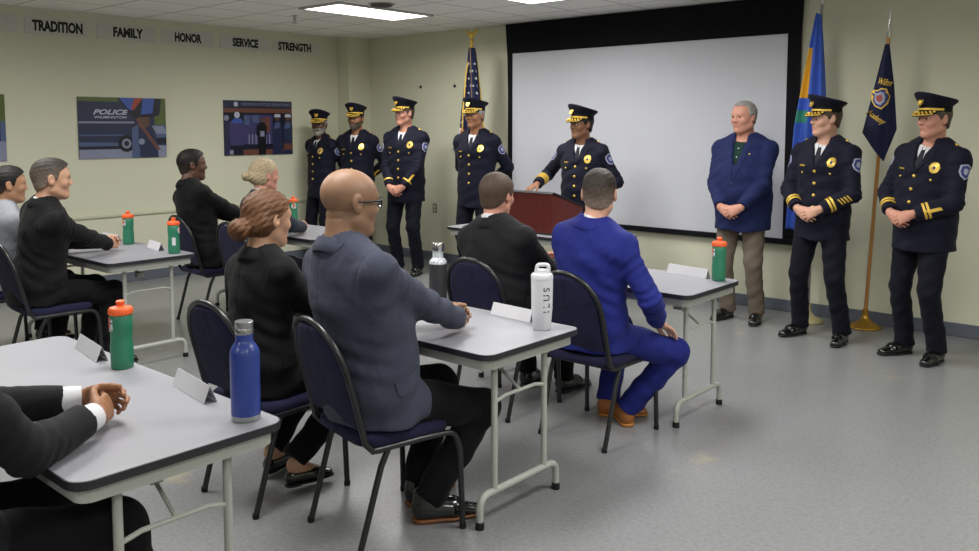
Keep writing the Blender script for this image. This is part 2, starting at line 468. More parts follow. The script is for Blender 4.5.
def draw_van(p):
    p.rect(0, 0, 1, 1, 0)
    p.rect(0, 0.93, 0.45, 1, 3)
    p.rect(0, 0, 1, 0.2, 2)
    p.poly([(0, 0.2), (0.6, 0.2), (0.6, 0.25), (0, 0.27)], 10)
    p.rect(0, 0.15, 0.58, 0.2, 1)
    p.rect(0, 0.27, 0.58, 0.37, 0); p.rect(0, 0.37, 0.5, 0.39, 10)
    p.rect(0, 0.575, 0.62, 0.605, 2)
    p.rect(0.86, 0.55, 1, 1, 3); p.rect(0.78, 0.33, 1, 0.55, 10); p.rect(0.82, 0.24, 1, 0.33, 1)
    p.poly([(0.78, 0.44), (0.84, 0.53), (0.96, 0.53), (1, 0.45), (1, 0.40), (0.78, 0.40)], 2)
    p.disc(0.525, 0.24, 0.095, 11); p.disc(0.525, 0.24, 0.055, 2); p.disc(0.525, 0.24, 0.03, 1)
    p.text('POLICE', 0.36, 0.76, 0.085, 7, 0.40, shear=0.35, bold=0.003)
    p.text('WILMINGTON', 0.35, 0.675, 0.04, 7, 0.36, bold=0.002)
    p.poly([(0.43, 1), (0.95, 1), (0.92, 0.72), (0.72, 0.62), (0.62, 0.66)], 1)
    p.poly([(0.45, 1), (0.63, 1), (0.60, 0.78), (0.55, 0.82)], 4)
    p.poly([(0.63, 1), (0.73, 1), (0.62, 0.80), (0.585, 0.81)], 5)
    p.poly([(0.73, 1), (0.86, 1), (0.84, 0.75), (0.70, 0.72)], 4)
    p.poly([(0.585, 0.0), (0.59, 0.5), (0.64, 0.6), (0.80, 0.6), (0.87, 0.42), (0.90, 0.0)], 0)
    p.poly([(0.585, 0.0), (0.59, 0.5), (0.66, 0.55), (0.68, 0.0)], 10)
    p.poly([(0.66, 0.52), (0.66, 0.68), (0.80, 0.68), (0.80, 0.55), (0.74, 0.48)], 6)
    p.poly([(0.64, 0.68), (0.66, 0.72), (0.80, 0.74), (0.82, 0.68)], 11)
    p.poly([(0.63, 0.65), (0.66, 0.66), (0.93, 0.12), (0.87, 0.14)], 9)
    p.disc(0.70, 0.27, 0.035, 2)
def draw_ceremony(p):
    p.rect(0, 0, 1, 1, 1)
    p.rect(0, 0.88, 1, 1, 0)
    p.disc(0.17, 0.93, 0.03, 7)
    p.text('WILMINGTON POLICE DEPARTMENT', 0.61, 0.935, 0.05, 2, 0.72)
    p.rect(0, 0.78, 1, 0.86, 9)
    p.rect(0, 0.0, 1, 0.1, 9)
    p.rect(0.28, 0.2, 0.7, 0.74, 8); p.rect(0.28, 0.55, 0.36, 0.72, 10); p.rect(0.40, 0.6, 0.50, 0.73, 10); p.rect(0.58, 0.42, 0.66, 0.7, 9)
    for k in range(7): p.rect(0.34 + k * 0.05, 0.2, 0.355 + k * 0.05, 0.38, 2)
    p.poly([(0.08, 0.18), (0.07, 0.60), (0.13, 0.66), (0.24, 0.66), (0.29, 0.58), (0.27, 0.18)], 8)
    p.poly([(0.10, 0.60), (0.13, 0.67), (0.24, 0.67), (0.26, 0.60), (0.18, 0.58)], 4)
    p.rect(0.12, 0.0, 0.26, 0.18, 1); p.disc(0.18, 0.735, 0.04, 7)
    p.rect(0, 0, 0.075, 0.62, 0); p.disc(0.03, 0.68, 0.035, 2); p.rect(0.07, 0.02, 0.12, 0.1, 2)
    p.poly([(0.45, 0.36), (0.46, 0.55), (0.51, 0.6), (0.57, 0.6), (0.61, 0.52), (0.6, 0.36)], 11); p.disc(0.54, 0.645, 0.03, 6)
    p.poly([(0.485, 0.0), (0.48, 0.43), (0.60, 0.43), (0.59, 0.0)], 11); p.rect(0.51, 0.34, 0.57, 0.44, 2)
    for u in (0.77, 0.93):
        p.poly([(u - 0.08, 0.0), (u - 0.075, 0.55), (u - 0.04, 0.63), (u + 0.04, 0.63), (u + 0.07, 0.55), (u + 0.07, 0.0)], 0)
        p.poly([(u - 0.06, 0.48), (u - 0.03, 0.6), (u + 0.04, 0.6), (u + 0.03, 0.5)], 10)
        p.disc(u, 0.675, 0.032, 6); p.poly([(u - 0.05, 0.70), (u - 0.04, 0.76), (u + 0.04, 0.76), (u + 0.05, 0.70)], 7)
    p.rect(0.86, 0.08, 1, 0.2, 9)
def draw_edge(p):
    p.rect(0, 0, 1, 1, 10); p.rect(0, 0, 1, 0.3, 2); p.rect(0.85, 0.6, 1, 1, 3); p.rect(0.6, 0.3, 0.95, 0.62, 0)
poster(2.08, 2.995, 1.295, 1.915, 'photo print cut off by the left picture edge', draw_edge)
poster(3.655, 4.57, 1.295, 1.912, 'photo print of a dark police van with a guard carrying flags', draw_van)
poster(5.265, 6.185, 1.288, 1.915, 'photo print of a ceremony with officers saluting under a building sign', draw_ceremony)

# outlet and wall fixings on the front wall
t = thing('wall_outlet', 'grey electrical outlet low on the front wall between the standing officers', 'outlet', (-7.22, YF, 0.635))
MB().rbox((-0.036, -0.007, -0.058), (0.036, 0, 0.058), 0.003).build('cover_plate', mat('outlet_steel', '8E8D80', 0.4, 0.4), t)
for z in (0.022, -0.022):
    MB().rbox((-0.017, -0.009, z - 0.014), (0.017, -0.0065, z + 0.014), 0.001, seg=1).build('socket', M['trim'], t)
for x, z, l in ((-7.447, 2.094, 'small dark wall fixing, left one of the high pair left of the striped flag'), (-6.88, 2.088, 'small dark wall fixing, right one of the high pair beside the striped flag'), (-6.89, 1.354, 'small dark wall fixing at chest height below the high pair')):
    mb = MB().lathe([(0.0, 0.018), (0.016, 0.016), (0.02, 0.008), (0.012, 0.0)], 14, M4=Matrix.Translation((x, YF, z)) @ Matrix.Rotation(PI / 2, 4, 'X'))
    tag(mb.build('wall_fixing', M['black'], None, 40), l, 'wall fixing', 'dark fixings on the front wall')

# ---------------------------------------------------------------- tables
def make_table(w=1.6, d=0.63, h=0.737):
    t = thing('folding_table', '', 'table')
    top = MB().prism(rrect(w - 0.008, d - 0.008, 0.05), h - 0.019, h).build('tabletop', M['laminate'], t)
    e = MB(); a, b = rrect(w, d, 0.054), rrect(w - 0.0075, d - 0.0075, 0.0505)
    n = len(a); vs = [(x, y, h - 0.024) for x, y in a] + [(x, y, h - 0.001) for x, y in a] + [(x, y, h - 0.024) for x, y in b] + [(x, y, h - 0.001) for x, y in b]
    fs = []
    for i in range(n):
        j = (i + 1) % n
        fs += [(i, j, n + j, n + i), (2 * n + j, 2 * n + i, 3 * n + i, 3 * n + j), (n + i, n + j, 3 * n + j, 3 * n + i), (j, i, 2 * n + i, 2 * n + j)]
    e.add(vs, fs).build('edge_band', M['edge'], top)
    ap = MB(); a, b = rrect(w - 0.05, d - 0.05, 0.04), rrect(w - 0.07, d - 0.07, 0.03)
    n = len(a); z0, z1 = h - 0.068, h - 0.024
    vs = [(x, y, z0) for x, y in a] + [(x, y, z1) for x, y in a] + [(x, y, z0) for x, y in b] + [(x, y, z1) for x, y in b]
    fs = []
    for i in range(n):
        j = (i + 1) % n
        fs += [(i, j, n + j, n + i), (2 * n + j, 2 * n + i, 3 * n + i, 3 * n + j), (j, i, 2 * n + i, 2 * n + j)]
    ap.add(vs, fs).build('apron', M['tableframe'], t)
    MB().prism(rrect(w - 0.08, d - 0.08, 0.03), h - 0.032, h - 0.02).build('underside', mat('hardboard', '6E665A', 0.8), t)
    for s in (-1, 1):
        x = s * (w / 2 - 0.095)
        lg = MB()
        for q in (-1, 1): lg.tube([(x, q * 0.165, h - 0.03), (x, q * 0.165, 0.13)], 0.0135, 12)
        lg.tube(fillet([(x, -0.255, 0.012), (x, -0.255, 0.13), (x, 0.255, 0.13), (x, 0.255, 0.012)], 0.09, 7), 0.0155, 12)
        lg.tube([(x, -0.165, 0.50), (x, -0.10, 0.515), (x, 0.10, 0.515), (x, 0.165, 0.50)], 0.008, 8)
        L = lg.build('leg', M['tableframe'], t, 40)
        for q in (-1, 1):
            MB().lathe([(0.018, 0), (0.019, 0.004), (0.0175, 0.03), (0.0157, 0.031)], 12, M4=Matrix.Translation((x, q * 0.255, 0))).build('rubber_foot', M['rubber'], L, 40)
        br = MB()
        xi = x - s * 0.30
        br.tube([(x, 0, 0.515), (x - s * 0.13, 0, 0.60)], 0.007, 8)
        br.tube([(x - s * 0.13, 0, 0.60), (xi, 0, h - 0.035)], 0.011, 8)
        br.rbox((min(x - s * 0.16, x - s * 0.10), -0.02, 0.585), (max(x - s * 0.16, x - s * 0.10), 0.02, 0.62), 0.005)
        br.build('brace', M['tableframe'], t, 40)
    return t
TAB = {}
proto = make_table()
for i, (k, x, y, l) in enumerate((
        ('A', -2.905, 1.165, 'grey folding table at bottom left with a green and a blue bottle'),
        ('B', -2.915, 2.72, 'grey folding table with a black and a white bottle, in front of the bald man'),
        ('C', -2.895, 4.285, 'grey folding table at the right, in front of the man in royal blue'),
        ('D', -6.20, 2.765, 'grey folding table at left with two green bottles, in front of the buzz cut man'),
        ('E', -6.15, 4.345, 'grey folding table by the left wall in front of the blonde woman'),
        ('F', -4.42, 5.675, 'grey folding table at the front that carries the wooden lectern'))):
    o = proto if i == 0 else copy_tree(proto)
    o.location = (x, y, 0)
    tag(o, l, 'table', 'grey folding tables')
    TAB[k] = o

# ---------------------------------------------------------------- chairs
def make_chair():
    t = thing('banquet_chair', '', 'chair')
    # seat cushion
    bm = bmesh.new()
    poly = rrect(0.43, 0.42, 0.09, 6)
    rings = [(0.90, 0.415), (0.985, 0.42), (1.0, 0.435), (0.99, 0.452), (0.93, 0.464), (0.6, 0.470), (0.2, 0.472)]
    vr = []
    for s, z in rings: vr.append([bm.verts.new((x * s, y * s + 0.005, z)) for x, y in poly])
    n = len(poly)
    for a, b in zip(vr, vr[1:]):
        for i in range(n): bm.faces.new((a[i], a[(i + 1) % n], b[(i + 1) % n], b[i]))
    bm.faces.new(vr[-1]); bm.faces.new(list(reversed(vr[0])))
    MB().bm(bm).build('seat', M['navyfab'], t, 60)
    # back: an upright arch, reclined
    def bp(x, s, off=0.0):            # s: height along the back 0..1
        z = 0.44 + s * 0.455
        y = -0.195 - 0.105 * s - 0.02 * s * s + off
        return Vector((x, y, z))
    out = []
    N = 28
    W0 = 0.205
    def wid(s): return W0 * (1 - 0.04 * s) if s < 0.52 else W0 * 0.98 * math.sqrt(max(0, 1 - ((s - 0.52) / 0.48) ** 2.3))
    left, right = [], []
    for i in range(N + 1):
        s = i / N
        s = 1 - (1 - s) ** 1.6
        left.append((-wid(s), s)); right.append((wid(s), s))
    path = [bp(x, s) for x, s in right] + [bp(x, s) for x, s in reversed(left[:-1])]
    tp = [Vector((0.205, -0.13, 0.405)), Vector((0.207, -0.165, 0.408))] + path + [Vector((-0.207, -0.165, 0.408)), Vector((-0.205, -0.13, 0.405))]
    MB().tube(tp, 0.0125, 10).build('back_frame', M['blackmetal'], t, 50)
    pad = MB()
    half = [(wid(s) - 0.022, s) for s in [0.13 + (0.955 - 0.13) * (1 - (1 - i / 16) ** 1.7) for i in range(17)]]
    rows = []
    for w_, s in half:
        w_ = max(w_, 0.01)
        row = []
        for j in range(9):
            u = -1 + 2 * j / 8
            row.append((w_ * u, s, u))
        rows.append(row)
    vs = []; fs = []
    nr = len(rows)
    for face in (0, 1):
        for i, row in enumerate(rows):
            for x, s, u in row:
                e = max(0, 1 - abs(u) ** 6) * max(0, 1 - abs(2 * i / (nr - 1) - 1) ** 8)
                o = (0.010 + 0.016 * e) if face == 0 else -(0.008 + 0.012 * e)
                vs.append(bp(x, s, o))
    def idx(f, i, j): return f * nr * 9 + i * 9 + j
    for i in range(nr - 1):
        for j in range(8):
            fs.append((idx(0, i, j), idx(0, i, j + 1), idx(0, i + 1, j + 1), idx(0, i + 1, j)))
            fs.append((idx(1, i, j), idx(1, i + 1, j), idx(1, i + 1, j + 1), idx(1, i, j + 1)))
        fs.append((idx(0, i, 0), idx(0, i + 1, 0), idx(1, i + 1, 0), idx(1, i, 0)))
        fs.append((idx(0, i, 8), idx(1, i, 8), idx(1, i + 1, 8), idx(0, i + 1, 8)))
    for j in range(8):
        fs.append((idx(0, 0, j), idx(1, 0, j), idx(1, 0, j + 1), idx(0, 0, j + 1)))
        fs.append((idx(0, nr - 1, j), idx(0, nr - 1, j + 1), idx(1, nr - 1, j + 1), idx(1, nr - 1, j)))
    pad.add(vs, fs).build('backrest', M['navyfab'], t, 60)
    for s in (-1, 1):
        MB().tube(fillet([(s * 0.205, -0.16, 0.408), (s * 0.215, 0.10, 0.412), (s * 0.215, 0.20, 0.405), (s * 0.22, 0.225, 0.34), (s * 0.225, 0.235, 0.012)], 0.07, 6), 0.0125, 10).build('leg', M['blackmetal'], t, 50)
        MB().tube([(s * 0.205, -0.10, 0.40), (s * 0.205, -0.13, 0.34), (s * 0.20, -0.225, 0.012)], 0.0125, 10).build('leg', M['blackmetal'], t, 50)
    fr = MB()
    fr.tube([(-0.205, -0.15, 0.405), (0.205, -0.15, 0.405)], 0.010, 8).tube([(-0.213, 0.12, 0.405), (0.213, 0.12, 0.405)], 0.009, 8)
    fr.tube([(-0.12, -0.15, 0.405), (-0.12, 0.12, 0.405)], 0.008, 8).tube([(0.12, -0.15, 0.405), (0.12, 0.12, 0.405)], 0.008, 8)
    fr.build('seat_frame', M['blackmetal'], t, 50)
    for s in (-1, 1):
        for y0, x0 in ((0.235, 0.225), (-0.227, 0.1998)):
            MB().lathe([(0.0135, 0), (0.0145, 0.004), (0.014, 0.022)], 10, M4=Matrix.Translation((s * x0, y0, 0))).build('glide', M['rubber'], t, 40)
    return t
CH = {}
proto = make_chair()
CHAIRS = (
    ('bald', -2.535, 2.24, -11, 'navy banquet chair that the bald man sits on'),
    ('bun', -3.17, 2.15, 0, 'navy banquet chair that the woman with the brown bun sits on'),
    ('blue', -2.48, 3.70, 0, 'navy banquet chair under the man in royal blue suit'),
    ('blacksuit', -3.13, 3.71, 2, 'navy banquet chair behind the black flask, under the man facing the lectern'),
    ('man', -6.40, 3.79, -4, 'navy banquet chair of the black suited man beside the left wall'),
    ('blonde', -5.66, 3.79, 0, 'navy banquet chair under the blonde woman, mostly hidden by the bun woman'),
    ('buzz', -5.85, 2.27, -3, 'navy banquet chair of the buzz cut man, its back cut by the left edge'),
    ('grey', -6.58, 2.22, 0, 'navy banquet chair of the man in pale grey, farthest left'),
    ('near', -2.45, 0.62, 4, 'navy banquet chair below the bottom left corner, under the near man'),
)
for i, (k, x, y, a, l) in enumerate(CHAIRS):
    o = proto if i == 0 else copy_tree(proto)
    o.location = (x, y, 0); o.rotation_euler = (0, 0, math.radians(a))
    tag(o, l, 'chair', 'dark navy banquet chairs at the tables')
    CH[k] = o

# ---------------------------------------------------------------- bottles and cards on the tables
ZT = 0.738
def wrap(vs, r, a0, z0, rot=False, off=0.0008):
    """bend flat lettering round an upright cylinder; a0 is the angle of its middle"""
    out = []
    for v in vs:
        x, y = (v.x, v.y) if not rot else (-v.y, v.x)
        a = a0 + x / r
        out.append(Vector(((r + off + v.z) * math.cos(a), (r + off + v.z) * math.sin(a), z0 + y)))
    return out
def green_bottle(loc, label, face):
    t = thing('sports_bottle', label, 'bottle', (loc[0], loc[1], ZT), 0, 'green sports bottles with orange lids')
    prof = [(0, 0), (0.036, 0), (0.039, 0.004), (0.0395, 0.03), (0.0395, 0.085), (0.0375, 0.10), (0.037, 0.125), (0.039, 0.142), (0.0395, 0.16), (0.0395, 0.193), (0.036, 0.198), (0.0, 0.199)]
    body = MB().lathe(prof, 28).build('body', M['green'], t, 40)
    MB().lathe([(0.0, 0.198), (0.038, 0.198), (0.0415, 0.201), (0.0415, 0.219), (0.038, 0.224), (0.024, 0.226), (0.014, 0.229), (0.013, 0.236), (0.0155, 0.239), (0.0155, 0.246), (0.010, 0.250), (0, 0.250)], 28).build('lid', M['orange'], t, 40)
    rg = MB()
    for k in range(24):
        a = 2 * PI * k / 24
        rg.tube([(0.0415 * math.cos(a), 0.0415 * math.sin(a), 0.203), (0.0415 * math.cos(a), 0.0415 * math.sin(a), 0.217)], 0.0016, 5)
    rg.build('lid_grip', M['orange'], t)
    a0 = face
    vs, fs = text_mb('G', 0.062, bold=0.003, depth=0.0003)
    MB().add(wrap(vs, 0.0395, a0, 0.165), fs).build('logo', M['whiteplastic'], body, label='white G emblem')
    bolt = [Vector((x, y, 0)) for x, y in ((-0.002, 0.026), (0.010, 0.022), (0.004, 0.004), (0.011, 0.005), (-0.003, -0.026), (0.0, -0.004), (-0.007, -0.004))]
    b = MB(); w = wrap(bolt, 0.0395, a0, 0.165, off=0.0016); c = wrap(bolt, 0.0395, a0, 0.165, off=0.0011); n = len(w)
    b.add(w + c, [tuple(range(n))] + [(i, (i + 1) % n, n + (i + 1) % n, n + i) for i in range(n)]).build('bolt_mark', M['orange'], body)
    lab = MB()
    for (da, za, zb, wa) in ((-1.25, 0.06, 0.115, 0.3),):
        nseg = 6
        pts = [(a0 + da - wa + 2 * wa * i / nseg) for i in range(nseg + 1)]
        vs = []
        for z in (za, zb):
            for r in (0.0388, 0.0402):
                vs += [(r * math.cos(p), r * math.sin(p), z) for p in pts]
        m = nseg + 1; fs = []
        for i in range(nseg):
            fs += [(m + i, m + i + 1, 3 * m + i + 1, 3 * m + i), (2 * m + i, 3 * m + i, 3 * m + i + 1, 2 * m + i + 1), (i, i + 1, m + i + 1, m + i)]
        fs += [(0, m, 3 * m, 2 * m), (m - 1, 3 * m - 1 - m + m - 0 if False else 2 * m - 1, 4 * m - 1, 3 * m - 1)]
        lab.add(vs, fs)
    lab.build('label_patch', M['whiteplastic'], body)
    return t
def facing(x, y, turn): return math.atan2(-y, -x) + turn
green_bottle((-3.03, 1.415), 'green bottle with orange lid on the near left table beside the clasped hands', facing(-3.03, 1.415, -1.35))
green_bottle((-2.19, 4.50), 'green bottle with orange lid on the right table before the man in navy blazer', facing(-2.19, 4.5, -1.2))
green_bottle((-5.52, 2.97), 'green bottle with orange lid at the right corner of the left middle table', facing(-5.52, 2.97, 1.25))
green_bottle((-6.21, 2.98), 'green bottle with orange lid behind the buzz cut man\'s hands', facing(-6.21, 2.98, -1.0))
green_bottle((-6.39, 4.60), 'green bottle with orange lid by the blonde woman\'s hands, white emblem facing out', facing(-6.39, 4.6, 0.1))

t = thing('flask', 'tall blue flask with steel cap and base on the near left table', 'bottle', (-2.21, 1.405, ZT))
MB().lathe([(0.0, 0.016), (0.0435, 0.016), (0.044, 0.02), (0.044, 0.20), (0.042, 0.213), (0.034, 0.228), (0.0275, 0.236), (0.0255, 0.245), (0.0255, 0.262), (0, 0.263)], 32).build('body', M['bluebottle'], t, 35)
MB().lathe([(0.0, 0.0), (0.042, 0.0), (0.0435, 0.002), (0.0435, 0.0162), (0, 0.0163)], 32).build('base', M['steel'], t, 35, label='steel base band')
MB().lathe([(0, 0.2615), (0.0262, 0.2615), (0.0275, 0.264), (0.0275, 0.277), (0.0265, 0.279), (0.0275, 0.281), (0.0275, 0.298), (0.026, 0.3), (0, 0.3)], 32).build('cap', M['steel'], t, 35, label='brushed steel cap')

t = thing('flask', 'matte black flask with clear shouldered cap on the bald man\'s table', 'bottle', (-2.90, 2.93, ZT))
body = MB().lathe([(0, 0), (0.042, 0), (0.044, 0.003), (0.044, 0.212), (0.0435, 0.214), (0, 0.2145)], 32).build('body', M['blackbottle'], t, 35)
MB().lathe([(0, 0.2142), (0.0435, 0.2142), (0.043, 0.224), (0.036, 0.236), (0.028, 0.242), (0.0265, 0.246), (0.0265, 0.275), (0, 0.276)], 32).build('shoulder', M['clear'], t, 35, label='clear plastic shoulder')
MB().lathe([(0, 0.2755), (0.029, 0.2755), (0.030, 0.278), (0.030, 0.314), (0.028, 0.317), (0, 0.317)], 32).build('cap', M['chrome'], t, 35, label='shiny steel cap')
a0 = facing(-2.9, 2.93, 0.1); mk = MB()
for k, w_ in ((-0.2, 0.004), (-0.05, 0.003), (0.1, 0.004), (0.22, 0.002)):
    for q in ((0.02, 0.038),):
        a = a0 + k
        vs = [Vector((-w_, q[0], 0)), Vector((w_, q[0], 0)), Vector((w_, q[1], 0)), Vector((-w_, q[1], 0))]
        u, d = wrap(vs, 0.044, a, 0.0, off=0.0009), wrap(vs, 0.044, a, 0.0, off=0.0002)
        mk.add(u + d, [(0, 1, 2, 3)] + [(i, (i + 1) % 4, 4 + (i + 1) % 4, 4 + i) for i in range(4)])
mk.build('logo', M['whiteplastic'], body, label='small pale printed mark')

t = thing('flask', 'white insulated flask with loop lid and lettering down its side', 'bottle', (-2.235, 2.90, ZT))
body = MB().lathe([(0, 0), (0.036, 0), (0.039, 0.004), (0.046, 0.09), (0.0475, 0.20), (0.0475, 0.222), (0, 0.223)], 32).build('body', M['whiteplastic'], t, 35)
MB().lathe([(0, 0.2225), (0.0485, 0.2225), (0.0485, 0.238), (0.045, 0.244), (0.03, 0.247), (0.028, 0.25), (0.028, 0.262), (0, 0.263)], 32).build('lid', M['whiteplastic'], t, 35)
lp = facing(-2.235, 2.9, 0) - PI / 2
dx, dy = math.cos(lp), math.sin(lp)
MB().tube(fillet([(dx * -0.028, dy * -0.028, 0.25), (dx * -0.028, dy * -0.028, 0.283), (dx * 0.02, dy * 0.02, 0.283), (dx * 0.026, dy * 0.026, 0.25)], 0.012, 4), 0.0085, 8).build('carry_loop', M['whiteplastic'], t, 50)
vs, fs = text_mb('ILUS', 0.042, bold=0.0006, depth=0.0003, spacing=1.5)
MB().add(wrap(vs, 0.0465, facing(-2.235, 2.9, 0.45), 0.135, rot=True, off=0.0008), fs).build('lettering', M['greyink'], body, label='grey vertical letters')

def name_card(x, y, a, label, w=0.28):
    c = MB(); h, d, th = 0.055, 0.022, 0.0006
    for s in (-1, 1):
        n = Vector((0, s * h, d)).normalized() * th
        p = [Vector((-w / 2, s * d, 0)), Vector((w / 2, s * d, 0)), Vector((w / 2, 0, h)), Vector((-w / 2, 0, h))]
        c.add(p + [q + n for q in p], ((0, 1, 2, 3), (7, 6, 5, 4), (0, 4, 5, 1), (1, 5, 6, 2), (2, 6, 7, 3), (3, 7, 4, 0)))
    o = c.build('name_card', M['white'])
    o.location = (x, y, ZT); o.rotation_euler = (0, 0, math.radians(a))
    return tag(o, label, 'name card', 'folded white name cards')
name_card(-3.30, 1.42, -8, 'folded white name card left of the green bottle on the near left table')
name_card(-2.555, 1.43, -8, 'folded white name card left of the blue flask on the near left table', 0.27)
name_card(-2.47, 2.985, -4, 'folded white name card left of the white flask', 0.25)
name_card(-3.33, 2.97, 0, 'folded white name card half hidden behind the bald man\'s arm')
name_card(-2.40, 4.53, -8, 'folded white name card left of the green bottle on the right table', 0.28)
name_card(-5.82, 2.99, -10, 'folded white name card on the left middle table between two green bottles', 0.26)
name_card(-6.50, 2.98, 0, 'folded white name card left of the bottle behind the buzz cut man\'s hands', 0.26)
name_card(-6.62, 4.58, 0, 'folded white name card beyond the blonde woman\'s hands', 0.26)

# ---------------------------------------------------------------- lectern
t = thing('lectern', 'cherry wood tabletop lectern with dark top trim', 'lectern', (-4.43, 5.48, ZT))
hw = 0.30
MB().box((-hw, 0, 0.012), (hw, 0.018, 0.335)).build('front_panel', M['cherry'], t)
for s in (-1, 1):
    x0, x1 = sorted((s * hw, s * (hw - 0.018)))
    side = [(0.0181, 0.012), (0.44, 0.012), (0.44, 0.20), (0.0181, 0.335)]
    MB().prism(side, x0, x1, f=lambda y, z, x: (x, y, z)).build('side_panel', M['cherry'], t)
MB().box((-hw - 0.008, -0.008, 0), (hw + 0.008, 0.45, 0.012)).build('base_board', M['lecttop'], t)
tp = [(-0.012, 0.336), (0.02, 0.3485), (0.45, 0.211), (0.45, 0.1985), (0.02, 0.336)]
MB().prism(tp, -hw - 0.012, hw + 0.012, f=lambda y, z, x: (x, y, z)).build('top', M['lecttop'], t, label='dark sloping reading top')
MB().box((-hw + 0.0185, 0.02, 0.10), (hw - 0.0185, 0.42, 0.115)).build('shelf', M['cherry'], t)

# ---------------------------------------------------------------- flags
def star(cx, cy, r):
    return [(cx + (r if k % 2 == 0 else r * 0.4) * math.sin(PI * k / 5), cy + (r if k % 2 == 0 else r * 0.4) * math.cos(PI * k / 5)) for k in range(10)]
def flag_cloth(surf, ns, nt_, mfun, name, mats, parent, extra=None):
    """a folded cloth: surf(s, t) is a point, two skins 4 mm apart; mfun gives the colour of a patch"""
    P = [[Vector(surf(i / ns, j / nt_)) for j in range(nt_ + 1)] for i in range(ns + 1)]
    def nrm(i, j):
        a = P[min(i + 1, ns)][j] - P[max(i - 1, 0)][j]; b = P[i][min(j + 1, nt_)] - P[i][max(j - 1, 0)]
        n = b.cross(a)
        return n.normalized() if n.length > 1e-9 else Vector((0, -1, 0))
    mb = MB(); m = nt_ + 1
    A = [P[i][j] + nrm(i, j) * 0.002 for i in range(ns + 1) for j in range(m)]
    B = [P[i][j] - nrm(i, j) * 0.002 for i in range(ns + 1) for j in range(m)]
    k = len(A)
    for i in range(ns):
        for j in range(nt_):
            mi = mfun((i + 0.5) / ns, (j + 0.5) / nt_)
            mb.f += [(i * m + j, i * m + j + 1, (i + 1) * m + j + 1, (i + 1) * m + j), (k + i * m + j, k + (i + 1) * m + j, k + (i + 1) * m + j + 1, k + i * m + j + 1)]
            mb.m += [mi, mi]
    for i in range(ns):
        for j in (0, nt_):
            mb.f.append((i * m + j, (i + 1) * m + j, k + (i + 1) * m + j, k + i * m + j)); mb.m.append(mfun((i + 0.5) / ns, min(max(j / nt_, 0.01), 0.99)))
    for j in range(nt_):
        for i in (0, ns):
            mb.f.append((i * m + j, i * m + j + 1, k + i * m + j + 1, k + i * m + j)); mb.m.append(mfun(min(max(i / ns, 0.01), 0.99), (j + 0.5) / nt_))
    mb.v = [tuple(v) for v in A + B]
    if extra: mb.add(extra.v, extra.f, extra.m[0])
    me = bpy.data.meshes.new(name); me.from_pydata(mb.v, [], mb.f)
    for q in mats: me.materials.append(q)
    me.polygons.foreach_set('material_index', mb.m)
    me.polygons.foreach_set('use_smooth', [True] * len(me.polygons)); me.update()
    return link(name, me, parent), nrm, P
def pole_base(t, m):
    MB().lathe([(0, 0), (0.125, 0), (0.13, 0.008), (0.125, 0.018), (0.09, 0.035), (0.05, 0.055), (0.03, 0.085), (0.024, 0.10), (0.024, 0.15), (0.0, 0.15)], 32).build('base', m, t, 40)
def smoothc(name, c): return cloth(name, c, 0.6, 0.12)
FM = [smoothc('flag_navy', '1B2145'), smoothc('flag_red', 'A8262F'), smoothc('flag_white', 'D6D4D0'), M['gold']]
# striped flag with stars, left of the screen
t = thing('flag', 'hanging stars and stripes flag with gold fringe and eagle finial', 'flag', (-6.28, 6.88, 0))
pole_base(t, M['brass'])
MB().tube([(0, 0, 0.1), (0, 0, 2.48)], 0.0135, 12).build('pole', M['polewood'], t, 40)
eg = MB().lathe([(0, 2.475), (0.02, 2.478), (0.022, 2.50), (0.012, 2.51), (0.026, 2.53), (0.026, 2.545), (0.008, 2.56)], 16)
eg.lathe([(0, 2.555), (0.016, 2.565), (0.024, 2.59), (0.018, 2.615), (0.010, 2.63), (0.014, 2.645), (0.0, 2.66)], 14)
for s in (-1, 1):
    eg.prism([(0.012 * s, 2.575), (0.05 * s, 2.60), (0.085 * s, 2.655), (0.07 * s, 2.665), (0.05 * s, 2.645), (0.035 * s, 2.64), (0.014 * s, 2.615)], -0.006, 0.006, f=lambda x, z, y: (x, y, z))
eg.build('finial', M['goldmetal'], t, 40, label='gold eagle finial')
def us(s, u):
    z = 2.46 - s * 1.55
    sp = 0.03 + 0.165 * min(1, s * 1.5) ** 0.8
    a = PI * (u * 1.0) - PI / 2
    x = 0.035 + sp * math.sin(a) * 0.95 + 0.01 * math.sin(9 * u + 4 * s)
    y = -0.02 - (0.05 + 0.05 * s) * math.cos(a) + 0.016 * math.sin(u * 26) * min(1, 3 * s + 0.2)
    return (x, y, z - 0.05 * abs(u - 0.5) * s)
def usm(s, u):
    if u > 0.97 or 0.60 < u < 0.635 and s < 0.5: return 3
    if s < 0.52 + 0.1 * u and u > 0.06: return 0
    if u <= 0.06 and s < 0.3: return 3
    return 1 + int(u * 13 + s * 1.5) % 2
stm = MB()
for i in range(9):
    for j in range(7):
        s = 0.11 + i * 0.05; u = 0.12 + j * 0.125 + (0.0625 if i % 2 else 0)
        if u > 0.95 or usm(s, u) != 0: continue
        c = Vector(us(s, u)); du = (Vector(us(s, u + 0.01)) - c); ds = (Vector(us(s + 0.01, u)) - c)
        n = ds.cross(du).normalized()
        if n.y > 0: n = -n
        e1 = du.normalized(); e2 = -ds.normalized()
        r = 0.018
        pts = star(0, 0, r)
        top = [c + e1 * x * min(1, du.length / 0.004) + e2 * y + n * 0.0065 for x, y in pts]; bot = [c + e1 * x * min(1, du.length / 0.004) + e2 * y + n * 0.001 for x, y in pts]
        stm.add(top + bot, [tuple(range(10))] + [(k, (k + 1) % 10, 10 + (k + 1) % 10, 10 + k) for k in range(10)], 2)
fl, nrm, P = flag_cloth(us, 62, 60, usm, 'cloth', FM, t, stm)
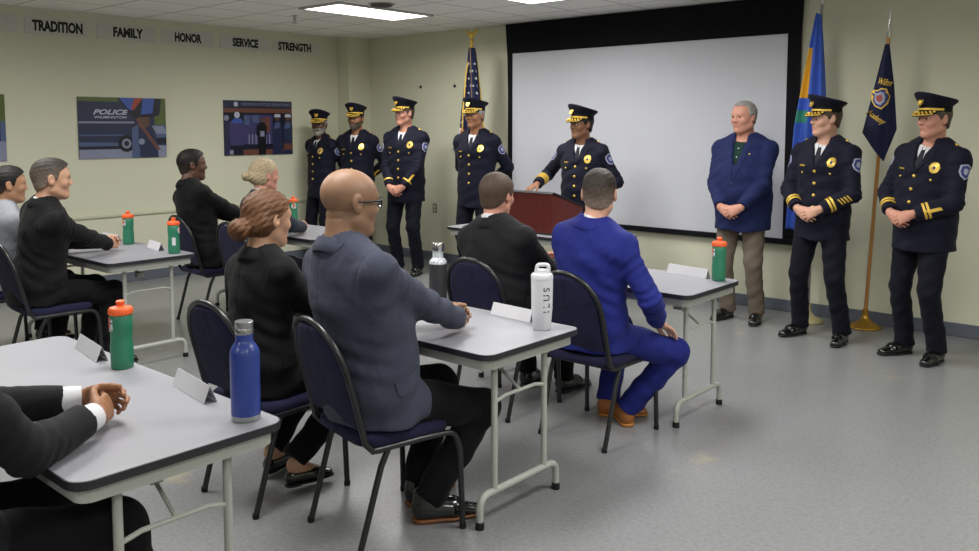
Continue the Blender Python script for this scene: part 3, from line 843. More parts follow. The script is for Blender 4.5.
cord = MB().tube([(0.012, -0.02, 2.47), (0.02, -0.11, 2.2), (0.0, -0.145, 1.75), (0.0, -0.15, 1.5)], 0.008, 6)
cord.build('cord', M['gold'], fl, 50, label='gold hanging cord')

# blue and yellow city flag
BM = [smoothc('flag_blue', '4263C4'), smoothc('flag_yellow', 'E0A832'), smoothc('flag_green', '3C8C7A')]
t = thing('flag', 'hanging bright blue flag with yellow band beside the screen', 'flag', (-2.60, 6.99, 0))
pole_base(t, mat('cream_base', 'B8AE84', 0.4, 0.3))
MB().tube([(0, 0, 0.1), (0.05, -0.03, 2.60)], 0.0125, 12).build('pole', mat('pole_steel', '8F9092', 0.3, 0.8), t, 40)
MB().lathe([(0.012, 2.595), (0.02, 2.605), (0.02, 2.62), (0.008, 2.63), (0.01, 2.66), (0.0, 2.72)], 14, M4=Matrix.Translation((0.05, -0.03, 0))).build('finial', M['chrome'], t, 40)
def bf(s, u):
    z = 2.53 - s * 1.75 - 0.02 * u
    w0 = 0.025 + 0.185 * min(1, s * 1.9) ** 0.85
    a = PI * u - PI / 2
    x = 0.035 - 0.085 * s + w0 * 0.62 * math.sin(a)
    y = -0.045 - (0.03 + 0.05 * s) * math.cos(a) + (0.006 + 0.022 * min(1, s * 2)) * math.sin(u * 21 + 1.2 * s)
    return (x, y, z)
def bfm(s, u):
    if 0.16 < s < 0.33 and u < 0.42 + 0.25 * (s - 0.18): return 1
    if 0.33 <= s < 0.38 and u < 0.45: return 1
    if 0.44 < s < 0.5 and u < 0.5: return 2
    return 0
flag_cloth(bf, 70, 48, bfm, 'cloth', BM, t)
# ---------------------------------------------------------------- implicit-surface modeller (bodies and clothes)
F32 = np.float32
def nv(a): return np.asarray(a, dtype=float)
def unit(a):
    a = nv(a); return a / max(1e-9, np.linalg.norm(a))

class Cone:                                    # round cone a->b
    def __init__(s, a, b, r1, r2, k=0.02, flat=False): s.a, s.b, s.r1, s.r2, s.k, s.flat = nv(a), nv(b), r1, r2, k, flat
    def box(s, g):
        r = max(s.r1, s.r2) + g
        return np.minimum(s.a, s.b) - r, np.maximum(s.a, s.b) + r
    def d(s, X, Y, Z):
        ab = s.b - s.a; L = max(1e-9, float(ab @ ab))
        px, py, pz = X - s.a[0], Y - s.a[1], Z - s.a[2]
        tu = (px * ab[0] + py * ab[1] + pz * ab[2]) / L
        t = np.clip(tu, 0, 1)
        d = np.sqrt((px - t * ab[0]) ** 2 + (py - t * ab[1]) ** 2 + (pz - t * ab[2]) ** 2) - (s.r1 + (s.r2 - s.r1) * t)
        if s.flat: d = np.maximum(d, (tu - 1) * math.sqrt(L))
        return d
class ECap:                                    # tapered capsule with an elliptical section; side = direction of the first radius
    def __init__(s, a, b, side, w1, d1, w2, d2, k=0.03): 
        s.a, s.b, s.k = nv(a), nv(b), k
        s.ax = unit(s.b - s.a); sd = nv(side); s.sd = unit(sd - s.ax * (sd @ s.ax)); s.dp = np.cross(s.ax, s.sd)
        s.w1, s.d1, s.w2, s.d2 = w1, d1, w2, d2
        s.L = float(np.linalg.norm(s.b - s.a))
    def box(s, g):
        r = max(s.w1, s.d1, s.w2, s.d2) + g
        return np.minimum(s.a, s.b) - r, np.maximum(s.a, s.b) + r
    def d(s, X, Y, Z):
        px, py, pz = X - s.a[0], Y - s.a[1], Z - s.a[2]
        t = px * s.ax[0] + py * s.ax[1] + pz * s.ax[2]
        x = px * s.sd[0] + py * s.sd[1] + pz * s.sd[2]
        y = px * s.dp[0] + py * s.dp[1] + pz * s.dp[2]
        tt = np.clip(t / s.L, 0, 1)
        z = t - tt * s.L
        w = s.w1 + (s.w2 - s.w1) * tt; d = s.d1 + (s.d2 - s.d1) * tt; m = np.minimum(w, d)
        k0 = np.sqrt((x / w) ** 2 + (y / d) ** 2 + (z / m) ** 2)
        k1 = np.sqrt((x / w ** 2) ** 2 + (y / d ** 2) ** 2 + (z / m ** 2) ** 2) + 1e-6
        return k0 * (k0 - 1) / k1
class Ell:                                     # ellipsoid; axes = 3x3 rows
    def __init__(s, c, r, axes=None, k=0.02): s.c, s.r, s.k = nv(c), nv(r), k; s.A = np.eye(3) if axes is None else nv(axes)
    def box(s, g):
        r = s.r.max() + g
        return s.c - r, s.c + r
    def d(s, X, Y, Z):
        p = (X - s.c[0], Y - s.c[1], Z - s.c[2])
        q = [sum(s.A[i][j] * p[j] for j in range(3)) for i in range(3)]
        k0 = np.sqrt(sum((q[i] / s.r[i]) ** 2 for i in range(3)))
        k1 = np.sqrt(sum((q[i] / s.r[i] ** 2) ** 2 for i in range(3))) + 1e-6
        return k0 * (k0 - 1) / k1
class Clip:                                    # a primitive cut off by a plane (keeps the side away from n)
    def __init__(s, prim, p, n): s.prim, s.p, s.n, s.k = prim, nv(p), unit(n), prim.k
    def box(s, g): return s.prim.box(g)
    def d(s, X, Y, Z): return np.maximum(s.prim.d(X, Y, Z), (X - s.p[0]) * s.n[0] + (Y - s.p[1]) * s.n[1] + (Z - s.p[2]) * s.n[2])
class Cut:                                     # custom field; op i(ntersect) or s(ubtract) inside a box
    def __init__(s, fn, op='i', lo=None, hi=None, k=0.0): s.fn, s.op, s.lo, s.hi, s.k = fn, op, lo, hi, k
class Sub:                                     # subtract a primitive, softly
    def __init__(s, prim, k=0.005): s.prim, s.k = prim, k

def smin(a, b, k):
    if k <= 0: return np.minimum(a, b)
    h = np.clip(0.5 + 0.5 * (b - a) / k, 0, 1)
    return b + (a - b) * h - k * h * (1 - h)

def axis_pts(lo, hi, h, fine):
    xs = [lo]
    while xs[-1] < hi:
        x = xs[-1]; hh = h
        for a, b, q in fine:
            if a - 1e-6 <= x < b: hh = min(hh, q)
            elif x < a < x + hh: hh = max(min(hh, a - x), q)
        xs.append(x + hh)
    return np.array(xs, dtype=F32)

def field(ops, xs, ys, zs, grow=0.0):
    S = (len(xs), len(ys), len(zs))
    Fd = np.full(S, 0.08, dtype=F32)
    ax = (xs, ys, zs)
    def sub(lo, hi):
        sl = []
        for i in range(3):
            a = int(np.searchsorted(ax[i], lo[i])); b = int(np.searchsorted(ax[i], hi[i]))
            sl.append(slice(max(0, a - 1), min(S[i], b + 1)))
        X = xs[sl[0]][:, None, None]; Y = ys[sl[1]][None, :, None]; Z = zs[sl[2]][None, None, :]
        return tuple(sl), X, Y, Z
    for o in ops:
        if isinstance(o, Cut):
            if o.lo is None: sl, X, Y, Z = (slice(None),) * 3, xs[:, None, None], ys[None, :, None], zs[None, None, :]
            else: sl, X, Y, Z = sub(o.lo, o.hi)
            v = o.fn(X, Y, Z)
            if o.op == 'i': Fd[sl] = np.maximum(Fd[sl], v)
            elif o.op == 's': Fd[sl] = np.maximum(Fd[sl], -v)
            else: Fd[sl] = Fd[sl] + v
            continue
        if isinstance(o, Sub):
            lo, hi = o.prim.box(0.02 + o.k); sl, X, Y, Z = sub(lo, hi)
            if Fd[sl].size: Fd[sl] = -smin(-Fd[sl], o.prim.d(X, Y, Z), o.k)
            continue
        lo, hi = o.box(0.05 + grow + o.k); sl, X, Y, Z = sub(lo, hi)
        if Fd[sl].size == 0: continue
        Fd[sl] = smin(Fd[sl], (o.d(X, Y, Z) - grow).astype(F32), o.k)
    return Fd

def surface_net(Fd, xs, ys, zs):
    I = Fd < 0
    c = I[:-1, :-1, :-1].astype(np.int8)
    tot = c.copy()
    for dx in (0, 1):
        for dy in (0, 1):
            for dz in (0, 1):
                if dx or dy or dz: tot += I[dx:I.shape[0] - 1 + dx, dy:I.shape[1] - 1 + dy, dz:I.shape[2] - 1 + dz]
    act = (tot > 0) & (tot < 8)
    ii, jj, kk = np.nonzero(act)
    n = len(ii)
    vid = np.full(act.shape, -1, dtype=np.int32); vid[ii, jj, kk] = np.arange(n)
    P = np.zeros((n, 3)); C = np.zeros(n)
    co = [(a, b, c_) for a in (0, 1) for b in (0, 1) for c_ in (0, 1)]
    for p in co:
        for a in range(3):
            if p[a]: continue
            q = list(p); q[a] = 1
            f0 = Fd[ii + p[0], jj + p[1], kk + p[2]]; f1 = Fd[ii + q[0], jj + q[1], kk + q[2]]
            m = (f0 < 0) != (f1 < 0)
            t = np.where(m, f0 / np.where(m, f0 - f1, 1), 0)
            p0 = np.stack([xs[ii + p[0]], ys[jj + p[1]], zs[kk + p[2]]], 1).astype(float)
            p1 = np.stack([xs[ii + q[0]], ys[jj + q[1]], zs[kk + q[2]]], 1).astype(float)
            P += np.where(m[:, None], p0 + (p1 - p0) * t[:, None], 0); C += m
    P /= C[:, None]
    quads = []
    for a in range(3):
        b, c_ = [(1, 2), (2, 0), (0, 1)][a]
        sl0 = [slice(1, -1)] * 3; sl1 = [slice(1, -1)] * 3
        sl0[a] = slice(0, -1); sl1[a] = slice(1, None)
        A, B = I[tuple(sl0)], I[tuple(sl1)]
        e = np.nonzero(A != B)
        idx = [e[0].copy(), e[1].copy(), e[2].copy()]
        for d in (b, c_): idx[d] = idx[d] + 1
        def V(db, dc):
            q = [idx[0].copy(), idx[1].copy(), idx[2].copy()]
            q[b] = q[b] - db; q[c_] = q[c_] - dc
            return vid[q[0], q[1], q[2]]
        Q = np.stack([V(1, 1), V(0, 1), V(0, 0), V(1, 0)], 1)
        flip = ~A[e]
        Q[flip] = Q[flip][:, ::-1]
        quads.append(Q)
    Q = np.concatenate(quads)
    Q = Q[(Q >= 0).all(1)]
    return P, Q

def net_mesh(name, ops, lo, hi, h, fine=((), (), ()), grow=0.0, smooth=1, noise=None, mats=(), keep=None):
    xs, ys, zs = (axis_pts(lo[i], hi[i], h, fine[i]) for i in range(3))
    Fd = field(ops, xs, ys, zs, grow)
    if noise is not None: Fd = Fd + noise(xs[:, None, None], ys[None, :, None], zs[None, None, :]).astype(F32)
    P, Q = surface_net(Fd, xs, ys, zs)
    for _ in range(smooth):                    # light smoothing
        S = np.zeros_like(P); C = np.zeros(len(P))
        for k in range(4):
            a, b = Q[:, k], Q[:, (k + 1) % 4]
            for ax in range(3):
                S[:, ax] += np.bincount(a, P[b, ax], len(P)) + np.bincount(b, P[a, ax], len(P))
            C += np.bincount(a, minlength=len(P)) + np.bincount(b, minlength=len(P))
        P = P * 0.5 + 0.5 * S / np.maximum(C, 1)[:, None]
    return np_mesh(name, P, Q, mats)

def np_mesh(name, P, Q, mats=()):
    # keep only the largest connected pieces (drop stray specks)
    if len(P):
        lab = np.arange(len(P))
        for _ in range(400):
            m = np.minimum.reduce([lab[Q[:, k]] for k in range(4)])
            new = lab.copy()
            for k in range(4): np.minimum.at(new, Q[:, k], m)
            new = new[new]
            if (new == lab).all(): break
            lab = new
        cnt = np.bincount(lab, minlength=len(P))
        good = cnt[lab] > max(30, 0.01 * len(P))
        if not good.all():
            remap = np.cumsum(good) - 1
            Q = remap[Q[good[Q].all(1)]]; P = P[good]
    me = bpy.data.meshes.new(name)
    me.vertices.add(len(P)); me.vertices.foreach_set('co', P.astype(F32).ravel())
    me.loops.add(Q.size); me.loops.foreach_set('vertex_index', Q.astype(np.int32).ravel())
    me.polygons.add(len(Q)); me.polygons.foreach_set('loop_start', np.arange(0, Q.size, 4, dtype=np.int32))
    for m in (mats if isinstance(mats, (list, tuple)) else [mats]): me.materials.append(m)
    me.polygons.foreach_set('use_smooth', np.ones(len(Q), dtype=bool))
    me.update(calc_edges=True)
    return me

def bvh_of(me):
    return BVHTree.FromPolygons([v.co for v in me.vertices], [tuple(p.vertices) for p in me.polygons])

# ---------------------------------------------------------------- flat pieces laid on a surface
def decal(name, poly, O, U, V, bvh, m, parent, off=0.003, start=0.2, res=0.012, rings=4, label=None, build=True, mb=None, mi=0, reach=0.5):
    """polygon (u, v) in the frame O,U,V pressed on to a surface along -(U x V), with its own thickness"""
    O, U, V = Vector(O), Vector(U).normalized(), Vector(V).normalized()
    N = U.cross(V).normalized()
    pts = []
    n = len(poly)
    for i in range(n):
        a, b = Vector(poly[i]), Vector(poly[(i + 1) % n])
        k = max(1, int((b - a).length / res))
        for j in range(k): pts.append(a.lerp(b, j / k))
    c = sum(pts, Vector((0, 0))) / len(pts)
    m_ = len(pts)
    uv = [c] + [c.lerp(p, r / rings) for r in range(1, rings + 1) for p in pts]
    top = []; last = 0.0
    for q in uv:
        o = O + U * q.x + V * q.y + N * start
        h, nn, idx, dist = bvh.ray_cast(o, -N, reach)
        if h is None: h = o - N * (start + last)
        else: last = dist - start
        top.append(h + N * off)
    bot = [top[1 + (rings - 1) * m_ + i] - N * (off + 0.005) for i in range(m_)]
    vs = top + bot
    fs = [(0, 1 + i, 1 + (i + 1) % m_) for i in range(m_)]
    for r in range(rings - 1):
        for i in range(m_):
            j = (i + 1) % m_
            fs.append((1 + r * m_ + i, 1 + (r + 1) * m_ + i, 1 + (r + 1) * m_ + j, 1 + r * m_ + j))
    b0 = 1 + rings * m_; e0 = 1 + (rings - 1) * m_
    for i in range(m_):
        j = (i + 1) % m_
        fs.append((e0 + i, b0 + i, b0 + j, e0 + j))
    mb2 = mb or MB()
    mb2.add(vs, fs, mi)
    if mb is None: return mb2.build(name, m, parent, 45, label)

def decal_text(txt, h, O, U, V, bvh, m, name, parent, off=0.003, start=0.2, bold=0.0, wid=None, shear=0.0):
    O, U, V = Vector(O), Vector(U).normalized(), Vector(V).normalized(); N = U.cross(V)
    vs, fs = text_mb(txt, 0.1, bold=bold, depth=0.0004, shear=shear)
    hh = max(v.y for v in vs) - min(v.y for v in vs); ww = max(v.x for v in vs) - min(v.x for v in vs)
    s = h / hh; sx = wid / ww if wid else s
    out = []
    for v in vs:
        o = O + U * v.x * sx + V * v.y * s + N * start
        p, nn, i, d = bvh.ray_cast(o, -N, 1.0)
        if p is None: p = o - N * start
        out.append(p + N * (off + v.z))
    return MB().add(out, fs).build(name, m, parent)

def stud(mb, bvh, O, N, r=0.009, h=0.006, start=0.2):
    """domed button pressed on the surface below O along -N"""
    N = Vector(N).normalized()
    p, nn, i, d = bvh.ray_cast(Vector(O) + N * start, -N, 0.6)
    if p is None: return
    if nn.dot(N) < 0: nn = -nn
    q = nn.to_track_quat('Z', 'Y').to_matrix().to_4x4()
    q.translation = p
    mb.lathe([(r, -0.003), (r, h * 0.35), (r * 0.8, h * 0.8), (r * 0.4, h), (0.0, h * 1.05)], 12, M4=q)

def band(bvh, a, b, t0, t1, off, n=28):
    """a strip round a sleeve between fractions t0, t1 of the axis a-b"""
    a, b = Vector(a), Vector(b); ax = (b - a).normalized(); u = ax.orthogonal().normalized(); w = ax.cross(u)
    mb = MB(); L = (b - a).length
    vs = []
    ts = [t0, (t0 + t1) / 2, t1]
    for lvl in (off, -0.004):
        for t in ts:
            c = a + (b - a) * t
            rr = []
            for k in range(n):
                an = 2 * PI * k / n; d = u * math.cos(an) + w * math.sin(an)
                h, nn, i, dist = bvh.ray_cast(c, d, 0.11)
                rr.append(dist if h is not None else None)
            good = sorted(x for x in rr if x is not None)
            med = good[len(good) // 2] if good else 0.05
            rr = [min(x, med * 1.25) if x is not None else med for x in rr]
            for k in range(n):
                an = 2 * PI * k / n; d = u * math.cos(an) + w * math.sin(an)
                vs.append(c + d * (rr[k] + lvl))
    m = len(ts); fs = []
    for i in range(m - 1):
        for k in range(n):
            j = (k + 1) % n
            fs.append((i * n + k, i * n + j, (i + 1) * n + j, (i + 1) * n + k))
            fs.append(((m + i) * n + k, (m + i + 1) * n + k, (m + i + 1) * n + j, (m + i) * n + j))
    for k in range(n):
        j = (k + 1) % n
        fs.append((k, m * n + k, m * n + j, j)); e = (m - 1) * n
        fs.append((e + k, e + j, m * n + e + j, m * n + e + k))
    return mb.add(vs, fs)
# ---------------------------------------------------------------- people
def skin(name, c):
    m = mat(name, c, 0.5, var=0.10, vscale=28, bump=0.08, bscale=260, spec=0.4)
    b = m.node_tree.nodes['Principled BSDF']
    b.inputs['Subsurface Weight'].default_value = 0.08
    b.inputs['Subsurface Radius'].default_value = (0.01, 0.004, 0.002)
    b.inputs['Subsurface Scale'].default_value = 0.5
    return m
SK = {'fair': skin('skin_fair', 'C99B85'), 'pink': skin('skin_ruddy', 'C58D79'), 'tan': skin('skin_tan', 'B58869'), 'brown': skin('skin_brown', '8A6149'),
      'bald': skin('skin_warm_brown', '8C6B54'), 'dark': skin('skin_dark_brown', '5E4033'), 'mid': skin('skin_mid_brown', '96694C'), 'olive': skin('skin_olive', 'BE9378')}
LIP = {k: mat('lip_' + k, c, 0.45) for k, c in (('fair', 'B5807A'), ('pink', 'B0746A'), ('tan', 'A0705C'), ('brown', '7A5245'), ('bald', '7A5245'), ('dark', '52352F'), ('mid', '845848'), ('olive', 'AC7A68'))}
M['eye'] = mat('eye_white', 'D8D2CC', 0.25)
M['iris'] = mat('iris_dark', '231812', 0.2)
def hairmat(name, c, var=0.35):
    m = mat(name, c, 0.6, var=var, vscale=60, bump=0.7, bscale=170, spec=0.35)
    nt = m.node_tree
    for n in nt.nodes:
        if n.type == 'TEX_NOISE':
            mp = nt.nodes.new('ShaderNodeMapping'); mp.inputs['Scale'].default_value = (1.0, 0.25, 0.6)
            src = n.inputs['Vector'].links[0].from_socket
            nt.links.new(src, mp.inputs['Vector']); nt.links.new(mp.outputs['Vector'], n.inputs['Vector'])
    return m
HM = {'black': hairmat('hair_black', '17130F'), 'dark': hairmat('hair_dark_brown', '2E241D'), 'brown': hairmat('hair_brown', '5A3B24', 0.4), 'blond': hairmat('hair_blond', 'A8977A', 0.35),
      'grey': hairmat('hair_grey', '8F8C88', 0.25), 'mousy': hairmat('hair_mousy', '4B3C31'), 'white': hairmat('beard_white', '8F8983', 0.25), 'stub': hairmat('hair_stubble', '4C443E', 0.2), 'fade': hairmat('hair_fade', '6F5E50', 0.2)}
CL = {'uniform': cloth('uniform_navy', '0E1022', 0.75, 0.28, 0.15), 'unitrouser': cloth('uniform_trouser_navy', '0B0D1A', 0.8, 0.28, 0.15), 'shirt': cloth('white_shirt', 'D5D6DA', 0.8, 0.12),
      'blackwool': cloth('black_wool', '0D0D10', 0.8, 0.4), 'greywool': cloth('slate_grey_wool', '3C404F', 0.85, 0.55, 0.16), 'charcoal': cloth('charcoal_wool', '191A1D', 0.8, 0.45),
      'royal': cloth('royal_blue_wool', '1D2572', 0.75, 0.45, 0.12), 'navyblazer': cloth('navy_blazer_wool', '1C2550', 0.8, 0.4, 0.12), 'taupe': cloth('taupe_twill', '6B6055', 0.85, 0.4),
      'darktrouser': cloth('near_black_trousers', '0A0A0E', 0.85, 0.35), 'greyjersey': cloth('pale_grey_jersey', '8A8D95', 0.9, 0.3), 'slate': cloth('dark_slate_wool', '2E333E', 0.85, 0.45),
      'tie': cloth('navy_tie', '0F1222', 0.55, 0.1), 'greenshirt': cloth('dark_green_shirt', '16322B', 0.8, 0.2), 'lavender': cloth('lavender_shirt', '8C88B0', 0.8, 0.15)}
M['shoe'] = mat('polished_black_leather', '0C0C0E', 0.18, spec=0.6, coat=0.4)
M['shoebrown'] = mat('tan_leather', '9A5E2C', 0.4, spec=0.5)
M['heel'] = mat('brown_leather_sole', '7A4A26', 0.5)
M['rubsole'] = mat('black_sole', '0A0A0B', 0.6)
M['badgeblue'] = mat('patch_blue', '2A3A78', 0.6)
M['patchgrey'] = mat('patch_grey', 'A6A8C0', 0.6)
M['patchred'] = mat('patch_red', 'A34A46', 0.6)

# -- head, in its own frame: x right, y forward, z up, origin at the middle of the head
def head_ops(R, c, s, ears=True, fat=0.0, nose=1.0):
    """R rows = head axes in the person's frame, c = centre, s = size"""
    R = nv(R)
    def w(p): return nv(c) + s * (R.T @ nv(p))
    def E(p, r, k=0.02): return Ell(w(p), nv(r) * s, R, k * s)
    def C(a, b, r1, r2, k=0.015): return Cone(w(a), w(b), r1 * s, r2 * s, k * s)
    ops = [E((0, -0.016, 0.032), (0.077, 0.097, 0.086), 0.0), E((0, 0.018, 0.02), (0.070, 0.078, 0.075), 0.03),
           E((0, 0.026, -0.045), (0.055 + fat * 0.6, 0.060, 0.072), 0.035),
           C((0.046 + fat, 0.0, -0.062), (0.014, 0.063, -0.102), 0.018 + fat * 0.4, 0.017, 0.03), C((-0.046 - fat, 0.0, -0.062), (-0.014, 0.063, -0.102), 0.018 + fat * 0.4, 0.017, 0.03),
           E((0, 0.068, -0.098), (0.022, 0.020, 0.017), 0.02),
           C((-0.034, 0.078, 0.020), (0.034, 0.078, 0.020), 0.011, 0.011, 0.018),
           E((0.042, 0.058, -0.028), (0.022, 0.022, 0.020), 0.022), E((-0.042, 0.058, -0.028), (0.022, 0.022, 0.020), 0.022),
           C((0, 0.084, 0.012), (0, 0.096 + 0.006 * nose, -0.026), 0.0085, 0.0112, 0.012), E((0.011, 0.095, -0.031), (0.009, 0.011, 0.008), 0.006), E((-0.011, 0.095, -0.031), (0.009, 0.011, 0.008), 0.006),
           C((-0.019, 0.081, -0.0585), (0.019, 0.081, -0.0585), 0.0075, 0.0075, 0.008), C((-0.016, 0.081, -0.070), (0.016, 0.081, -0.070), 0.0085, 0.0085, 0.008),
           E((0, 0.076, -0.050), (0.026, 0.014, 0.014), 0.012),
           Sub(E((0.032, 0.098, 0.000), (0.017, 0.020, 0.011)), 0.012 * s), Sub(E((-0.032, 0.098, 0.000), (0.017, 0.020, 0.011)), 0.012 * s)]
    for q in (-1, 1):
        ops += [E((q * 0.032, 0.0765, 0.0085), (0.0165, 0.0115, 0.0052), 0.004), E((q * 0.032, 0.0750, -0.0095), (0.0155, 0.0110, 0.0042), 0.004)]
    if ears:
        for q in (-1, 1):
            ops += [Ell(w((q * 0.080, -0.012, -0.002)), nv((0.010, 0.019, 0.033)) * s, R, 0.006 * s), Ell(w((q * 0.077, -0.004, -0.022)), nv((0.008, 0.010, 0.014)) * s, R, 0.006 * s),
                    Sub(Ell(w((q * 0.090, -0.006, 0.002)), nv((0.007, 0.009, 0.017)) * s, R), 0.005 * s)]
    return ops, w

def hairline(Y, front, ear, back):
    """height of the hair edge along the head, front to back"""
    return np.interp(Y, [-0.12, -0.085, -0.045, -0.022, -0.005, 0.020, 0.028, 0.036, 0.052, 0.075, 0.12], [back, back, ear - 0.045, ear - 0.012, ear + 0.002, ear - 0.008, ear + 0.012, front - 0.036, front - 0.020, front - 0.004, front + 0.02])

def hair_mesh(name, thick, front, ear, back, m, extra=(), top=None, h=0.0045, noise=0.0, widow=0.0):
    """cap of hair in the head frame"""
    ops = [Ell((0, -0.016, 0.032), (0.077, 0.097, 0.086), None, 0), Ell((0, 0.018, 0.02), (0.070, 0.078, 0.075), None, 0.03), Ell((0, -0.03, -0.04), (0.062, 0.062, 0.06), None, 0.03)]
    def cutline(X, Y, Z):
        return (hairline(Y, front, ear, back) + widow * np.abs(X) * 4 * (Y > 0.03) - Z) * 0.8
    ops2 = [o for o in ops]
    allops = ops2 + ([top] if top else [])
    cut = [Cut(cutline)]
    ns = None
    if noise:
        ns = lambda X, Y, Z: noise * (np.sin(X * 210 + Y * 60) * np.sin(Z * 130 + Y * 90) + 0.6 * np.sin(X * 90 - Z * 240))
    lo, hi = (-0.13, -0.20, -0.16), (0.13, 0.14, 0.17)
    return net_mesh(name, allops + cut + list(extra), lo, hi, h, grow=thick, noise=ns, mats=m, smooth=1)

def mat4(R, c, s):
    R = nv(R)
    A = Matrix(((R[0][0], R[1][0], R[2][0]), (R[0][1], R[1][1], R[2][1]), (R[0][2], R[1][2], R[2][2]))) * s
    A = A.to_4x4(); A.translation = Vector(c)
    return A

def rot(yaw, pitch=0.0, roll=0.0):
    """rows = right, forward, up of a frame turned left by yaw, up by pitch, and leant to its right by roll (degrees)"""
    y, p, r = (math.radians(a) for a in (yaw, pitch, roll))
    m = Matrix.Rotation(y, 3, 'Z') @ Matrix.Rotation(p, 3, 'X') @ Matrix.Rotation(r, 3, 'Y')
    return np.array([[m[i][j] for i in range(3)] for j in range(3)])

def ik(a, b, l1, l2, pole):
    a, b, pole = nv(a), nv(b), nv(pole)
    d = b - a; D = np.linalg.norm(d)
    if D > (l1 + l2) * 0.998: 
        f = D / ((l1 + l2) * 0.998); l1 *= f; l2 *= f
    x = (l1 * l1 - l2 * l2 + D * D) / (2 * D)
    hgt = math.sqrt(max(0, l1 * l1 - x * x))
    u = d / D; p = pole - u * (pole @ u); p = unit(p)
    return a + u * x + p * hgt

def hand_ops(W, dirn, palm, side, s=1.0, curl=(25, 28, 30, 32), thumb=35, spread=4, tcurl=15, tfwd=0.35):
    """palm: direction the palm faces; side: +1 right hand, -1 left"""
    d = unit(dirn); n = nv(palm); n = unit(n - d * (n @ d))
    x = np.cross(n, d) * side * -1.0            # towards the thumb side
    W = nv(W)
    ops = [ECap(W - d * 0.01 * s, W + d * 0.03 * s, x, 0.028 * s, 0.021 * s, 0.036 * s, 0.018 * s, 0.012),
           ECap(W + d * 0.03 * s, W + d * 0.082 * s, x, 0.035 * s, 0.0165 * s, 0.039 * s, 0.0125 * s, 0.012)]
    tips = []
    for i, (o, L, r) in enumerate(((0.030, 0.074, 0.0088), (0.0105, 0.083, 0.0090), (-0.010, 0.077, 0.0086), (-0.029, 0.060, 0.0077))):
        a = W + d * (0.080 - 0.006 * abs(i - 1.2)) * s + x * o * s
        sp = math.radians((1.5 - i) * spread)
        f = unit(d * math.cos(sp) + x * math.sin(sp))
        ang = 0.0; rr = r * s
        for j, q in enumerate((0.46, 0.30, 0.24)):
            ang += math.radians(curl[i] * (0.8 if j == 0 else 1.0))
            g = f * math.cos(ang) + n * math.sin(ang)
            b = a + g * L * q * s
            ops.append(Cone(a, b, rr, rr * 0.93, 0.0025 if j else 0.006))
            a = b; rr *= 0.93
        tips.append(a)
    t = math.radians(thumb)
    a = W + d * 0.020 * s + x * 0.026 * s + n * 0.004 * s
    g = unit(d * math.cos(t) + x * math.sin(t) + n * tfwd)
    b = a + g * 0.042 * s
    tc = math.radians(tcurl)
    g2 = unit(g * math.cos(tc) - x * math.sin(tc) * 0.8 + d * 0.25 + n * 0.1)
    c = b + g2 * 0.032 * s; e = c + unit(g2 + d * 0.3 - x * 0.15) * 0.024 * s
    ops += [Cone(a, b, 0.0145 * s, 0.0115 * s, 0.010), Cone(b, c, 0.0112 * s, 0.0102 * s, 0.003), Cone(c, e, 0.0102 * s, 0.0085 * s, 0.003)]
    return ops

# shared meshes ----------------------------------------------------------------
def shoe_meshes(key, m_up, m_sole, heel=True, slim=1.0, low=False):
    up = [ECap((0, -0.065, 0.045), (0, 0.06, 0.040), (1, 0, 0), 0.036 * slim, 0.042, 0.044 * slim, 0.036, 0.02), ECap((0, 0.06, 0.038), (0, 0.15, 0.026), (1, 0, 0), 0.044 * slim, 0.034, 0.034 * slim, 0.022, 0.02),
          Cone((0, -0.05, 0.055), (0, 0.06, 0.055), 0.036 * slim, 0.030, 0.03)]
    if not low: up.append(ECap((0, -0.05, 0.07), (0, -0.045, 0.105), (1, 0, 0), 0.039, 0.05, 0.041, 0.052, 0.02))
    else: up.append(Sub(ECap((0, -0.045, 0.10), (0, 0.05, 0.09), (1, 0, 0), 0.030, 0.03, 0.025, 0.025), 0.006))
    up.append(Cut(lambda X, Y, Z: 0.014 - Z + 0 * X + 0 * Y))
    a = net_mesh('shoe_upper', up, (-0.08, -0.15, 0), (0.08, 0.21, 0.18), 0.006, mats=m_up)
    so = [ECap((0, -0.065, 0.02), (0, 0.06, 0.02), (1, 0, 0), 0.040 * slim, 0.04, 0.048 * slim, 0.04, 0.02), ECap((0, 0.06, 0.02), (0, 0.152, 0.02), (1, 0, 0), 0.048 * slim, 0.04, 0.037 * slim, 0.03, 0.02),
          Cut(lambda X, Y, Z: np.maximum(Z - 0.018, np.where((Y > -0.02), 0.006, 0.0) - Z) + 0 * X)]
    b = net_mesh('shoe_sole', so, (-0.09, -0.16, -0.012), (0.09, 0.22, 0.04), 0.005, mats=m_sole)
    return a, b
SHOES = {'black': shoe_meshes('black', M['shoe'], M['rubsole']), 'heel': shoe_meshes('heel', M['shoe'], M['heel']), 'tan': shoe_meshes('tan', M['shoebrown'], mat('tan_sole', 'B0712F', 0.5)), 'flat': shoe_meshes('flat', M['shoe'], M['rubsole'], slim=0.85, low=True)}

